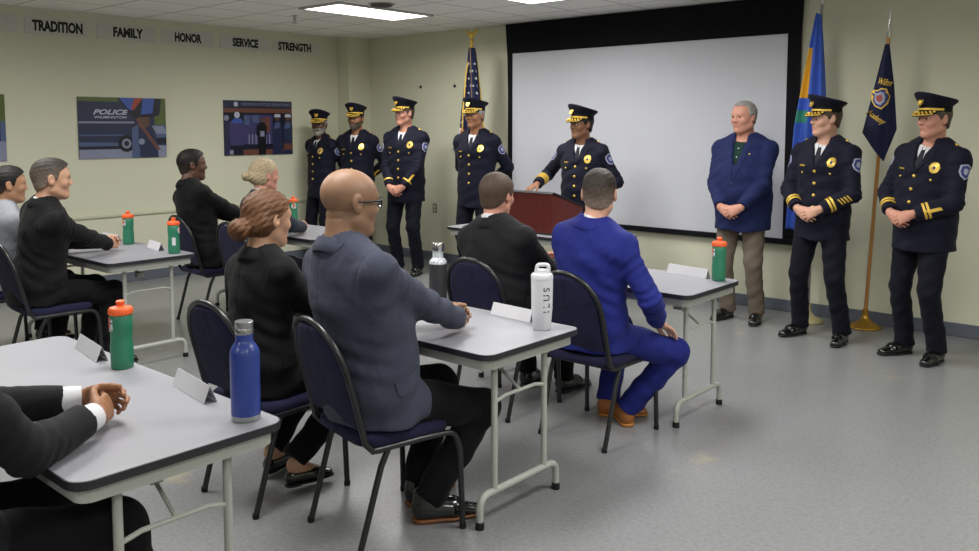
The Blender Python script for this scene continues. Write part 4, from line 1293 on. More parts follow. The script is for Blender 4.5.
def make_cap():
    """peaked service cap in the head frame; returns the meshes by part"""
    out = {}
    nb = 40
    def ring(rx, ry, z0, tilt=0.0, cy=-0.012, dz=0.0):
        r = []
        for k in range(nb):
            a = 2 * PI * k / nb
            y = cy + ry * math.sin(a)
            r.append(Vector((rx * math.cos(a), y, z0 + tilt * (y - cy) + dz * max(0, math.sin(a)) ** 2)))
        return r
    def skin_rings(mb, rings, cap0=False, cap1=True):
        vs = [v for r in rings for v in r]; fs = []
        for i in range(len(rings) - 1):
            for k in range(nb):
                j = (k + 1) % nb
                fs.append((i * nb + k, i * nb + j, (i + 1) * nb + j, (i + 1) * nb + k))
        if cap0: fs.append(tuple(range(nb - 1, -1, -1)))
        if cap1: fs.append(tuple((len(rings) - 1) * nb + k for k in range(nb)))
        mb.add(vs, fs)
    c = MB()
    skin_rings(c, [ring(0.089, 0.108, 0.088, 0.06), ring(0.100, 0.120, 0.104, 0.10, dz=0.006), ring(0.118, 0.138, 0.126, 0.15, dz=0.014), ring(0.123, 0.143, 0.134, 0.16, dz=0.018), ring(0.120, 0.140, 0.141, 0.165, dz=0.019), ring(0.09, 0.105, 0.148, 0.17, dz=0.014), ring(0.05, 0.06, 0.150, 0.17, dz=0.008), ring(0.01, 0.012, 0.150, 0.17)])
    out['crown'] = c.mesh('cap_crown', CL['uniform'], 50)
    b = MB(); skin_rings(b, [ring(0.0855, 0.1045, 0.048, 0.05), ring(0.0885, 0.1075, 0.049, 0.05), ring(0.090, 0.109, 0.089, 0.06), ring(0.086, 0.105, 0.0895, 0.06)], False, False)
    out['band'] = b.mesh('cap_band', M['drape'], 50)
    # peak
    n = 26; A = []; B = []; G = []
    def pk(a, q, lift=0.0):
        x = 0.088 * math.cos(a); y = -0.012 + 0.107 * math.sin(a)
        e = math.sin(a) ** 1.0
        out_ = 0.062 * max(0, (math.sin(a) - 0.30) / 0.70) ** 0.75
        d = Vector((0.25 * math.cos(a), 1.0, 0)).normalized()
        p = Vector((x, y, 0.053 + 0.05 * (y + 0.012))) + d * out_ * q
        p.z -= out_ * q * 0.62 + 0.012 * (math.cos(a) ** 2) * q * min(1, out_ / 0.03)
        p.z += lift
        return p
    as_ = [math.radians(18) + (PI - 2 * math.radians(18)) * i / n for i in range(n + 1)]
    qs = [0, 0.35, 0.7, 1.0]
    vs = [pk(a, q) for q in qs for a in as_] + [pk(a, q, -0.004) for q in qs for a in as_]
    m = n + 1; k = len(qs) * m; fs = []
    for i in range(len(qs) - 1):
        for j in range(n):
            fs += [(i * m + j, i * m + j + 1, (i + 1) * m + j + 1, (i + 1) * m + j), (k + i * m + j, k + (i + 1) * m + j, k + (i + 1) * m + j + 1, k + i * m + j + 1)]
    e = (len(qs) - 1) * m
    for j in range(n): fs.append((e + j, e + j + 1, k + e + j + 1, k + e + j))
    out['visor'] = MB().add(vs, fs).mesh('cap_visor', M['shoe'], 40)
    g = MB()                                     # gold oak-leaf braid on the peak
    for sgn in (-1, 1):
        for i in range(9):
            a = PI / 2 + sgn * (0.07 + i * 0.105)
            q = 0.60 + 0.16 * (i % 2) - 0.02 * i * 0.5
            c0 = pk(a, q, 0.0045); c1 = pk(a + sgn * 0.10, min(0.92, q + 0.12 * (1 if i % 2 else -0.6)), 0.0045)
            g.tube([c0, c0.lerp(c1, 0.5) + Vector((0, 0, 0.003)), c1], [0.004, 0.0085, 0.003], 7)
    g.tube([pk(PI / 2 + x, 0.93, 0.003) for x in [(-1 + 2 * i / 20) * 0.95 for i in range(21)]], 0.0035, 6)
    out['braid'] = g.mesh('cap_braid', M['gold'], 60)
    st = MB()                                    # gold chin strap over the peak
    pts = []
    for i in range(25):
        a = math.radians(12) + (PI - 2 * math.radians(12)) * i / 24
        pts.append(Vector((0.0915 * math.cos(a), -0.012 + 0.1115 * math.sin(a), 0.062 + 0.05 * 0.1115 * math.sin(a))))
    for dz in (-0.004, 0.0, 0.004): st.tube([p + Vector((0, 0, dz)) for p in pts], 0.0032, 6)
    for q in (pts[0], pts[-1]): st.lathe([(0.009, -0.002), (0.009, 0.003), (0.005, 0.006), (0, 0.0065)], 10, M4=Matrix.Translation(q) @ Matrix.Rotation(PI / 2 if q.x > 0 else -PI / 2, 4, 'Y'))
    out['strap'] = st.mesh('cap_strap', M['gold'], 60)
    bd = MB()
    R4 = Matrix.Translation((0, 0.112, 0.112)) @ Matrix.Rotation(-PI / 2 + 0.42, 4, 'X')
    bd.prism([(0.0, 0.03), (0.012, 0.024), (0.02, 0.026), (0.021, 0.0), (0.014, -0.018), (0, -0.027), (-0.014, -0.018), (-0.021, 0.0), (-0.02, 0.026), (-0.012, 0.024)], -0.004, 0.005, M4=R4 @ Matrix.Scale(-1, 4, (0, 1, 0)))
    bd.lathe([(0.011, 0.004), (0.011, 0.008), (0.006, 0.010), (0, 0.010)], 14, M4=R4)
    out['cap_badge'] = bd.mesh('cap_badge', M['goldmetal'], 40)
    return out
CAP = make_cap()
class Person: pass

def lerp(a, b, t): return nv(a) * (1 - t) + nv(b) * t

def build_person(label, loc, rz, H, sk, P, N, Hc, head, WR, WL, poleR, poleL, handR, handL, AR, AL, kneeR, kneeL, footR=12, footL=12, bw=1.0, belly=0.0, hs=1.05, tyaw=0.0,
                 fem=False, fat=0.0, nose=1.0, jacket='uniform', trouser='unitrouser', shirt='shirt', tie='tie', shoe='black', vz=-0.17, seated=False, hem=None, hh=0.0045, hf=0.0045, sl=0.016,
                 lapel=True, cuff=None, collar=0.045, neck=1.0, jacket_h=0.0065, armk=0.045, tail=0.0, cuffR=0.93, cuffL=0.93, seat=0.474, skirt=0.0, rolls=False, peek=0.010, pockets=(1, -1)):
    p = Person()
    t = thing('person', label, 'person', (loc[0], loc[1], 0), math.radians(rz))
    p.root = t
    s = H / 1.78
    p.s = s
    P, N, Hc = nv(P), nv(N), nv(Hc)
    up = unit(N - P)
    ty = math.radians(tyaw)
    right = nv((math.cos(ty), math.sin(ty), 0)); right = unit(right - up * (right @ up))
    fwd = np.cross(up, right)
    p.up, p.right, p.fwd, p.N, p.P = up, right, fwd, N, P
    L = float(np.linalg.norm(N - P))
    sw = (0.182 if not fem else 0.155) * s * (0.5 + 0.5 * bw)
    S = {1: N - up * 0.080 * s + right * sw, -1: N - up * 0.080 * s - right * sw}
    W = {1: nv(WR), -1: nv(WL)}
    E = {1: ik(S[1], W[1], 0.295 * s, 0.262 * s, poleR), -1: ik(S[-1], W[-1], 0.295 * s, 0.262 * s, poleL)}
    A = {1: nv(AR), -1: nv(AL)}
    Hp = {1: P + right * 0.092 * s - up * 0.03 * s, -1: P - right * 0.092 * s - up * 0.03 * s}
    K = {1: ik(Hp[1], A[1], 0.43 * s, 0.415 * s, kneeR), -1: ik(Hp[-1], A[-1], 0.43 * s, 0.415 * s, kneeL)}
    p.S, p.E, p.W, p.K, p.A = S, E, W, K, A
    HR = rot(*head)
    p.HR, p.Hc, p.hs = HR, Hc, hs
    if fem: st = [(-0.10, .160, .108, -.005), (0.05, .170, .118, -.01), (.30, .138, .098, 0), (.48, .132, .098, .004), (.68, .146, .118, .014), (.86, .136, .088, 0), (.96, .09, .062, -.005)]
    else: st = [(-0.10, .150, .108, -.005), (0.05, .166, .116, -.008), (.25, .158, .110, 0.002), (.45, .156, .110, .006), (.68, .168, .116, .008), (.87, .156, .090, -.002), (.97, .10, .066, -.008)]
    def torso(g, lo=-9, k=0.03):
        ops = []
        q = [x for x in st if x[0] >= lo]
        for a, b in zip(q, q[1:]):
            def be(tt): return belly * math.exp(-((tt - 0.33) / 0.24) ** 2)
            ca = P + up * L * a[0] + fwd * (a[3] * s + be(a[0]) * 0.75); cb = P + up * L * b[0] + fwd * (b[3] * s + be(b[0]) * 0.75)
            ops.append(ECap(ca, cb, right, a[1] * s * bw + g + be(a[0]) * 0.4, a[2] * s * bw + g + be(a[0]), b[1] * s * bw + g + be(b[0]) * 0.4, b[2] * s * bw + g + be(b[0]), k))
        nb = N + up * 0.03 * s - fwd * 0.01 * s
        for q_ in (1, -1):
            ops.append(Cone(nb, S[q_] + up * 0.022 * s, 0.042 * s + g * 0.7, 0.036 * s + g, 0.04))
            ops.append(Ell(S[q_], nv((0.046, 0.050, 0.055)) * s + g * 0.8, None, 0.03))
        return ops
    # ---- the body: one continuous skin from head to feet
    hops, w = head_ops(HR, Hc, hs, True, fat, nose)
    p.w = w
    nk0, nk1 = N - fwd * 0.012 * s, w((0, -0.030, -0.050))
    ops = torso(-0.010 * s) + [Cone(nk0, nk1, 0.057 * s * neck, 0.053 * s * neck, 0.03)] 
    ops += hops
    if neck: ops.append(Cone(w((0, 0.0, -0.085)), N + fwd * 0.02 * s + up * 0.01, 0.040 * s * neck, 0.05 * s * neck, 0.02))
    if rolls:
        for zz, yy, hw in ((-0.028, -0.101, 0.058), (-0.052, -0.096, 0.052)):
            pts = [w((hw * math.sin(t), yy + 0.045 * (1 - math.cos(t)), zz - 0.004 * math.cos(t))) for t in [-1.3 + 2.6 * i / 6 for i in range(7)]]
            for a_, b_ in zip(pts, pts[1:]): ops.append(Sub(Cone(a_, b_, 0.005, 0.005), 0.010))
    hb = []
    for q, hd in ((1, handR), (-1, handL)):
        ops += [Cone(S[q], E[q], 0.050 * s, 0.040 * s, 0.02), Cone(E[q], W[q], 0.041 * s, 0.0255 * s, 0.015)]
        if hd is None:
            hd = dict(d=unit(W[q] - E[q]), palm=-right * q)
        ho = hand_ops(W[q], hd['d'], hd['palm'], q, hd.get('s', 1.0) * (s if not fem else 0.9 * s), hd.get('curl', (25, 28, 30, 32)), hd.get('thumb', 35), hd.get('spread', 4), hd.get('tcurl', 15), hd.get('tfwd', 0.35))
        ops += ho
        lo = np.min([o.box(0)[0] for o in ho], 0); hi = np.max([o.box(0)[1] for o in ho], 0)
        hb.append((lo - 0.012, hi + 0.012))
    for q, fy in ((1, -footR), (-1, footL)):
        f = nv((-math.sin(math.radians(fy)), math.cos(math.radians(fy)), 0))
        ops += [Cone(Hp[q], K[q], 0.078 * s, 0.052 * s, 0.03), Cone(K[q], A[q] + nv((0, 0, 0.01)), 0.050 * s, 0.034 * s, 0.02), Cone(A[q], A[q] + f * 0.13 * s - nv((0, 0, 0.05)), 0.032, 0.024, 0.02)]
    hlo, hhi = Hc - 0.145 * hs, Hc + 0.145 * hs
    allp = np.array([S[1], S[-1], E[1], E[-1], W[1], W[-1], K[1], K[-1], A[1], A[-1], P, Hc])
    lo = np.minimum(allp.min(0) - 0.22, np.min([b[0] for b in hb], 0)); hi = np.maximum(allp.max(0) + 0.22, np.max([b[1] for b in hb], 0))
    lo[2] = 0.0
    fine = tuple([(hlo[i], hhi[i], hh)] + [(b[0][i], b[1][i], hf) for b in hb] for i in range(3))
    me = net_mesh('body', ops, lo, hi, 0.02, fine, mats=[SK[sk], LIP[sk]], smooth=1)
    # lips
    HRi = HR; co = np.zeros(len(me.vertices) * 3, dtype=F32); me.vertices.foreach_get('co', co); co = co.reshape(-1, 3)
    hc = (co - Hc) @ nv(HR).T / hs
    inl = (np.abs(hc[:, 0]) < 0.027 - 1.2 * np.abs(hc[:, 2] + 0.064)) & (np.abs(hc[:, 2] + 0.064) < 0.0125) & (hc[:, 1] > 0.075)
    mi = np.array([1 if inl[list(pl.vertices)].all() else 0 for pl in me.polygons], dtype=np.int32) if inl.any() else np.zeros(len(me.polygons), dtype=np.int32)
    me.polygons.foreach_set('material_index', mi)
    p.body = link('body', me, t)
    p.bodyme = me
    HM4 = mat4(HR, Hc, hs); p.HM4 = HM4
    # eyes
    for q in (-1, 1):
        e = MB()
        A4 = Matrix.Translation((q * 0.032, 0.0735, 0.0)) @ Matrix.Rotation(-PI / 2, 4, 'X')
        pr = [(0.0125 * math.sin(x), 0.0125 * math.cos(x)) for x in [PI * i / 10 for i in range(10, -1, -1)]]
        e.lathe([(max(r, 0), z) for r, z in pr], 14, 0, A4)
        e.m = [1 if max(e.v[i][1] for i in f) > 0.0845 and min(e.v[i][1] for i in f) > 0.0835 else 0 for f in e.f]
        o = e.build('eye', [M['eye'], M['iris']], t, 60); o.matrix_local = HM4
    # ---- legs: trousers
    tm = CL[trouser]
    g = 0.014
    tops = [ECap(P - up * 0.06 * s, P + up * 0.10 * s, right, 0.160 * s * bw + g * .6, 0.108 * s * bw + g, 0.160 * s * bw + g * .5 + belly * 0.3, 0.108 * s * bw + g * .5 + belly * 0.7, 0.03)]
    if seated: tops[0] = Clip(tops[0], (0, 0, seat - 0.012), (0, 0, -1))
    for q in (1, -1): tops.append(Cone(Hp[q], K[q], 0.088 * s * (0.6 + 0.4 * bw) + g * 0.6, 0.062 * s + g * 0.6, 0.035))
    for q in (1, -1):
        low = A[q] + nv((0, 0, -0.005 if seated and not fem else (0.035 if seated else -0.025)))
        tops.append(Cone(K[q], low, 0.060 * s + g * 0.7, 0.050 * s + g * 0.9, 0.02, flat=True))
        if not seated: tops.append(Cone(lerp(K[q], low, 0.75), low + nv((0, 0.012, 0)), 0.055 * s, 0.060 * s, 0.02, flat=True))
    tl = np.array([Hp[1], Hp[-1], K[1], K[-1], A[1], A[-1], P])
    nz = lambda X, Y, Z: 0.0035 * np.sin(X * 23 + Z * 31 + 2) * np.sin(Y * 29 - Z * 17) + 0.002 * np.sin(Z * 55 + X * 40 + Y * 30)
    me = net_mesh('trousers', tops, tl.min(0) - 0.22 * np.array([1, 1, 0.6]), tl.max(0) + 0.2, 0.0085, mats=tm, noise=nz)
    p.trousers = link('trousers', me, t)
    # shoes
    for q, fy in ((1, -footR), (-1, footL)):
        u, so = SHOES[shoe]
        o = link('shoe', u, t)
        sc = s * (1.0 if not fem else 0.9)
        dz = A[q][2] - 0.092 * s
        o.matrix_local = Matrix.Translation((A[q][0], A[q][1], max(0.0, dz))) @ Matrix.Rotation(math.radians(fy), 4, 'Z') @ Matrix.Translation((0, 0.045 * sc, 0)) @ Matrix.Scale(sc, 4)
        link('sole', so, o)
    # ---- shirt
    shm = CL[shirt]
    sop = torso(0.003 * s, 0.4) + [ECap(nk0 - up * 0.01, lerp(nk0, nk1, 0.62) + fwd * 0.003, right, 0.0715 * s * neck, 0.070 * s * neck, 0.0665 * s * neck, 0.0675 * s * neck, 0.012)]
    nax = unit(nk1 - nk0)
    p.nax = nax
    cn = unit(nax + fwd * 0.27)
    ctop = nk0 - fwd * 0.066 * s + nax * ((collar or 0.035) + peek)
    sop.append(Cut(lambda X, Y, Z: (X - ctop[0]) * cn[0] + (Y - ctop[1]) * cn[1] + (Z - ctop[2]) * cn[2]))
    lo = N - 0.33; hi = N + 0.16; lo = lo.copy()
    cutp = P + up * L * 0.46
    sop.append(Cut(lambda X, Y, Z: (cutp[0] - X) * up[0] + (cutp[1] - Y) * up[1] + (cutp[2] - Z) * up[2]))
    # collar notch at the throat
    def notch(X, Y, Z):
        x = (X - N[0]) * right[0] + (Y - N[1]) * right[1] + (Z - N[2]) * right[2]
        y = (X - N[0]) * fwd[0] + (Y - N[1]) * fwd[1] + (Z - N[2]) * fwd[2]
        z = (X - N[0]) * up[0] + (Y - N[1]) * up[1] + (Z - N[2]) * up[2]
        return np.maximum(np.abs(x) - (z + 0.012 * s) * 0.5, 0.02 - y)
    sop.append(Cut(notch, 's'))
    shme = net_mesh('shirt', sop, N - np.array([.26, .26, .36]), N + np.array([.26, .26, .14]), 0.0065, mats=shm)
    p.shirt = link('shirt', shme, t); p.shirt_bvh = bvh_of(shme)
    # ---- jacket
    if jacket:
        jm = CL[jacket]
        g = sl
        jop = torso(g, -9, 0.03)
        if not seated:
            hz = hem if hem is not None else 0.80 * s
            wt = P + up * L * 0.22
            jop.append(ECap(wt, nv((P[0], P[1] - 0.004, hz - 0.05)), right, 0.158 * s * bw + g * 0.8 + belly * 0.35, 0.112 * s * bw + g + belly * 0.95, 0.196 * s * (0.4 + 0.6 * bw), 0.142 * s * bw + belly * 0.7, 0.04))
            jop.append(Cut(lambda X, Y, Z: hz - Z + 0.006 * np.sin(X * 20) + 0 * Y))
        else:
            bt = P + up * L * 0.10
            jop.append(ECap(bt, P - up * 0.075 * s + nv((0, -0.005, 0)), right, 0.172 * s * bw + g, 0.125 * s * bw + g * 1.2, 0.182 * s * bw + g, 0.130 * s * bw + g * 1.2, 0.04))
            for q in (1, -1):                     # skirts of the jacket spreading over the thighs
                jop.append(ECap(P + right * q * 0.09 * s - up * 0.03 * s, lerp(Hp[q], K[q], 0.24) + right * q * 0.008, right, 0.098 * s * bw + skirt, 0.105 * s + skirt, 0.085 * s * bw + skirt, 0.092 * s + skirt, 0.03))
            jop.append(Cut(lambda X, Y, Z: seat + 0.004 - Z + 0 * X + 0 * Y))
        for q, cf in ((1, cuffR), (-1, cuffL)):
            cu = lerp(E[q], W[q], cf)
            jop += [Cone(S[q], E[q], 0.047 * s * (.5 + .5 * bw) + g * 0.8, 0.043 * s + g * 0.95, armk), Cone(E[q], cu, 0.046 * s + g * 0.9, 0.0335 * s + g * 0.85, 0.012, flat=True)]
        jop.append(Sub(ECap(nk0 + up * 0.0, nk1 + (nk1 - nk0) * 0.4, right, 0.070 * s * neck, 0.068 * s * neck, 0.0625 * s * neck + .001, 0.0635 * s * neck + .001, 0), 0.003))
        for q in (1, -1): jop.insert(0, Cone(N + right * q * 0.06 * s - up * 0.015 * s - fwd * 0.012, S[q] + right * q * 0.006 * s + up * 0.014 * s, 0.040 * s + g * 0.6, 0.040 * s + g * 0.6, 0.03))
        for q in (1, -1): jop.append(Cone(S[q] - right * q * 0.026 * s - up * 0.035 * s - fwd * 0.018 * s, P + up * L * 0.30 + right * q * 0.108 * s * bw - fwd * 0.012 * s, 0.066 * s, 0.056 * s, 0.05))
        VW = 0.050 * s
        slope = VW / (-vz) if vz else 1.0
        def vcut(X, Y, Z):
            x = (X - N[0]) * right[0] + (Y - N[1]) * right[1] + (Z - N[2]) * right[2]
            y = (X - N[0]) * fwd[0] + (Y - N[1]) * fwd[1] + (Z - N[2]) * fwd[2]
            z = (X - N[0]) * up[0] + (Y - N[1]) * up[1] + (Z - N[2]) * up[2]
            return np.maximum(np.abs(x) - np.minimum((z - vz) * slope, VW), 0.012 - y)
        if vz: jop.append(Cut(vcut, 's', N - 0.45, N + 0.2))
        ph = hash(label) % 7
        ph = sum(map(ord, label)) % 7
        nz = lambda X, Y, Z: 0.0028 * np.sin(X * 19 + Z * 27 + ph) * np.sin(Y * 23 - Z * 21 + ph) + 0.0016 * np.sin(Z * 61 + X * 33 - Y * 28 + ph)
        if seated: nz = lambda X, Y, Z: (0.0028 * np.sin(X * 14 + Z * 24 + ph) * np.sin(Y * 19 - Z * 26 + ph) + 0.0034 * np.sin(Z * 46 + X * 18 - Y * 30 + ph + 2.5 * np.sin(X * 9 + Y * 7)) * np.clip(0.5 + np.sin(X * 11 - Z * 13 + ph), 0, 1.2))
        def crease(c, n, r0, amp, sig):
            n = unit(n)
            def fn(X, Y, Z):
                x, y, z = X - c[0], Y - c[1], Z - c[2]
                d = x * n[0] + y * n[1] + z * n[2]
                return amp * np.exp(-(d / sig) ** 2) * np.exp(-((x * x + y * y + z * z) / r0 ** 2) ** 3)
            return Cut(fn, 'add', np.array(c) - r0 * 1.3, np.array(c) + r0 * 1.3)
        def folds(c, n, r0, amp, freq, ph_):
            n = unit(n)
            def fn(X, Y, Z):
                x, y, z = X - c[0], Y - c[1], Z - c[2]
                d = x * n[0] + y * n[1] + z * n[2]
                return amp * np.sin(d * freq + ph_ + 40 * x * y) * np.exp(-(x * x + y * y + z * z) / r0 ** 2)
            return Cut(fn, 'add', np.array(c) - r0 * 2, np.array(c) + r0 * 2)
        for q in (1, -1):
            jop.append(crease(S[q] - right * q * 0.018, right * q * 0.9 - up * 0.25 + fwd * 0.1, 0.13, 0.0045, 0.006))
            jop.append(folds(E[q], unit(W[q] - S[q]), 0.085, 0.005, 165, ph))
            jop.append(folds(lerp(S[q], E[q], 0.3), unit(E[q] - S[q]) + up * 0.3, 0.09, 0.0032, 140, ph + 1))
            if seated:
                jop.append(folds(P + up * L * 0.30 + right * q * 0.12 - fwd * 0.05, up + right * q * 0.5, 0.12, 0.005, 95, ph))
        bc = N - up * L * 0.4 - fwd * 0.10
        jop.append(crease(bc, right, 0.30, 0.0028, 0.0055))
        jp = np.array([S[1], S[-1], E[1], E[-1], W[1], W[-1], P, N])
        lo, hi = jp.min(0) - np.array([.17, .24, .12]), jp.max(0) + np.array([.17, .24, .13])
        if not seated: lo[2] = (hem or 0.80 * s) - 0.03
        else:
            lo[2] = 0.44; hi[1] = max(hi[1], K[1][1] - 0.05)
        jme = net_mesh('jacket', jop, lo, hi, jacket_h, mats=jm, noise=nz, smooth=1)
        p.jacket = link('uniform_jacket' if jacket == 'uniform' else 'jacket', jme, t)
        p.jb = bvh_of(jme)
        if collar: suit_collar(p, nk0, nax, neck * s, collar, jm)
        C = lambda x, y, z: Vector(N + right * x + fwd * y + up * z)
        p.C = C
        U_, V_, F_ = Vector(right), Vector(up), Vector(fwd)
        # decals are pressed on from the front: their plane faces +fwd, so u runs to the wearer's left
        if lapel and vz:
            for q in (1, -1):
                tx = 0.050
                poly = [(0.002, vz - 0.012), (tx * 0.5, vz * 0.5 + 0.004), (tx * 0.98, 0.010), (tx + 0.036, -0.018), (tx + 0.048, -0.048), (tx + 0.034, -0.052), (tx + 0.046, -0.068), (0.05 + tx * 0.3, vz * 0.62), (0.014, vz - 0.008)]
                poly = [(-q * x * s, z * s) for x, z in poly]
                decal('lapel', poly if q == 1 else poly[::-1], C(0, 0.0, 0), -U_, V_, p.jb, jm, p.jacket, off=0.0055, start=0.25, res=0.014, rings=3)
        if tie and vz:
            sy = 1
            poly = [(-0.016, 0.002), (0.016, 0.002), (0.012, -0.030), (0.030, vz - 0.02), (-0.030, vz - 0.02), (-0.012, -0.030)]
            decal('tie', [(x * s, z * s) for x, z in poly], C(0, 0, 0), -U_, V_, p.shirt_bvh, CL[tie], t, off=0.006, start=0.25, res=0.012, rings=3)
        if seated and jacket not in ('greyjersey',):
            for q in pockets:
                V3 = up; R3 = right * q
                decal('pocket_flap', [(-0.07, 0.0), (0.07, 0.012), (0.07, -0.034), (0.06, -0.040), (-0.06, -0.052), (-0.07, -0.046)], P + up * 0.075 * s + fwd * 0.045, np.cross(V3, R3), V3, p.jb, jm, p.jacket, off=0.005, start=0.30, rings=2)
        if cuff:
            for q, cf in ((1, cuffR), (-1, cuffL)):
                a, b = lerp(E[q], W[q], cf - 0.05), lerp(E[q], W[q], cf) + unit(W[q] - E[q]) * cuff
                MB().tube([a, lerp(a, b, .5), b], [0.040 * s, 0.040 * s, 0.038 * s], 24).build('shirt_cuff', CL['shirt'], t, 50)
    return p

def suit_collar(p, nk0, nax, sc, h, m):
    """turned-down jacket collar round the back and sides of the neck"""
    fw = p.fwd - nax * float(p.fwd @ nax); fw = unit(fw); rt = np.cross(fw, nax)
    n = 30; rows = []
    A = Vector(nax)
    for i in range(n + 1):
        t = math.radians(-104 + 208 * i / n)
        d = Vector(-fw * math.cos(t) + rt * math.sin(t))
        k = 0.5 + 0.5 * math.cos(t)                       # 1 at the nape, 0 towards the front
        zt = h * (1.3 * k - 0.3) - 0.006 * (1 - k)
        r = (0.0705 + 0.003 * (1 - k)) * sc
        c = Vector(nk0)
        inner_low = c + A * (zt - 0.035) + d * (r + 0.006)
        top_in = c + A * (zt - 0.002) + d * (r + 0.003)
        top = c + A * zt + d * (r + 0.007)
        top_out = c + A * (zt - 0.006) + d * (r + 0.013)
        o = c + A * (zt + 0.04) + d * (r + 0.034)
        hit, nn, ix, dist = p.jb.ray_cast(o, -A, 0.35)
        low = (hit if hit is not None else o - A * 0.16)
        if (low - c).dot(A) < zt - 0.050: low = c + A * (zt - 0.050) + d * (r + 0.028)
        if (low - c).dot(A) > zt - 0.012: low = c + A * (zt - 0.012) + d * (r + 0.03)
        mid = top_out.lerp(low, 0.5) + d * 0.004 + A * 0.002
        rows.append([inner_low, top_in, top, top_out, mid, low + A * 0.005 + d * 0.002, low - A * 0.006])
    m_ = len(rows[0]); vs = [v for r in rows for v in r]; fs = []
    for i in range(n):
        for j in range(m_ - 1):
            fs.append((i * m_ + j, i * m_ + j + 1, (i + 1) * m_ + j + 1, (i + 1) * m_ + j))
        fs.append((i * m_ + m_ - 1, i * m_, (i + 1) * m_, (i + 1) * m_ + m_ - 1))
    fs.append(tuple(range(m_))); fs.append(tuple(n * m_ + j for j in range(m_ - 1, -1, -1)))
    MB().add(vs, fs).build('collar', m, p.jacket, 70)

def on_head(p, me, name, label=None):
    o = link(name, me, p.root, label); o.matrix_local = p.HM4; return o

def brows(p, m, thick=0.0032):
    for q in (-1, 1):
        o = MB().tube([(q * 0.016, 0.0885, 0.0185), (q * 0.030, 0.0895, 0.0235), (q * 0.045, 0.079, 0.0195)], [thick * .8, thick * 1.2, thick * .6], 8).build('eyebrow', m, p.root, 60)
        o.matrix_local = p.HM4

def hand_pair_front(s, z, x=0.0, y=0.235):
    """hands folded one over the other low in front of the body"""
    WR, WL = (0.085 + x, y - 0.035, z + 0.035), (-0.085 + x, y - 0.015, z + 0.04)
    hR = dict(d=(-0.80, 0.22, -0.45), palm=(-0.10, -1, -0.25), curl=(20, 22, 24, 26), thumb=28, spread=4)
    hL = dict(d=(0.82, 0.20, -0.42), palm=(0.10, -1, -0.25), curl=(20, 22, 24, 27), thumb=24, spread=4)
    return WR, WL, hR, hL

def stand(H, x=0.0, y=0.0):
    s = H / 1.78
    return dict(P=(0, 0, 0.945 * s), N=(0, -0.012, 1.475 * s), AR=(0.125, -0.045, 0.092 * s), AL=(-0.125, -0.045, 0.092 * s), kneeR=(0.15, 1, 0), kneeL=(-0.15, 1, 0))

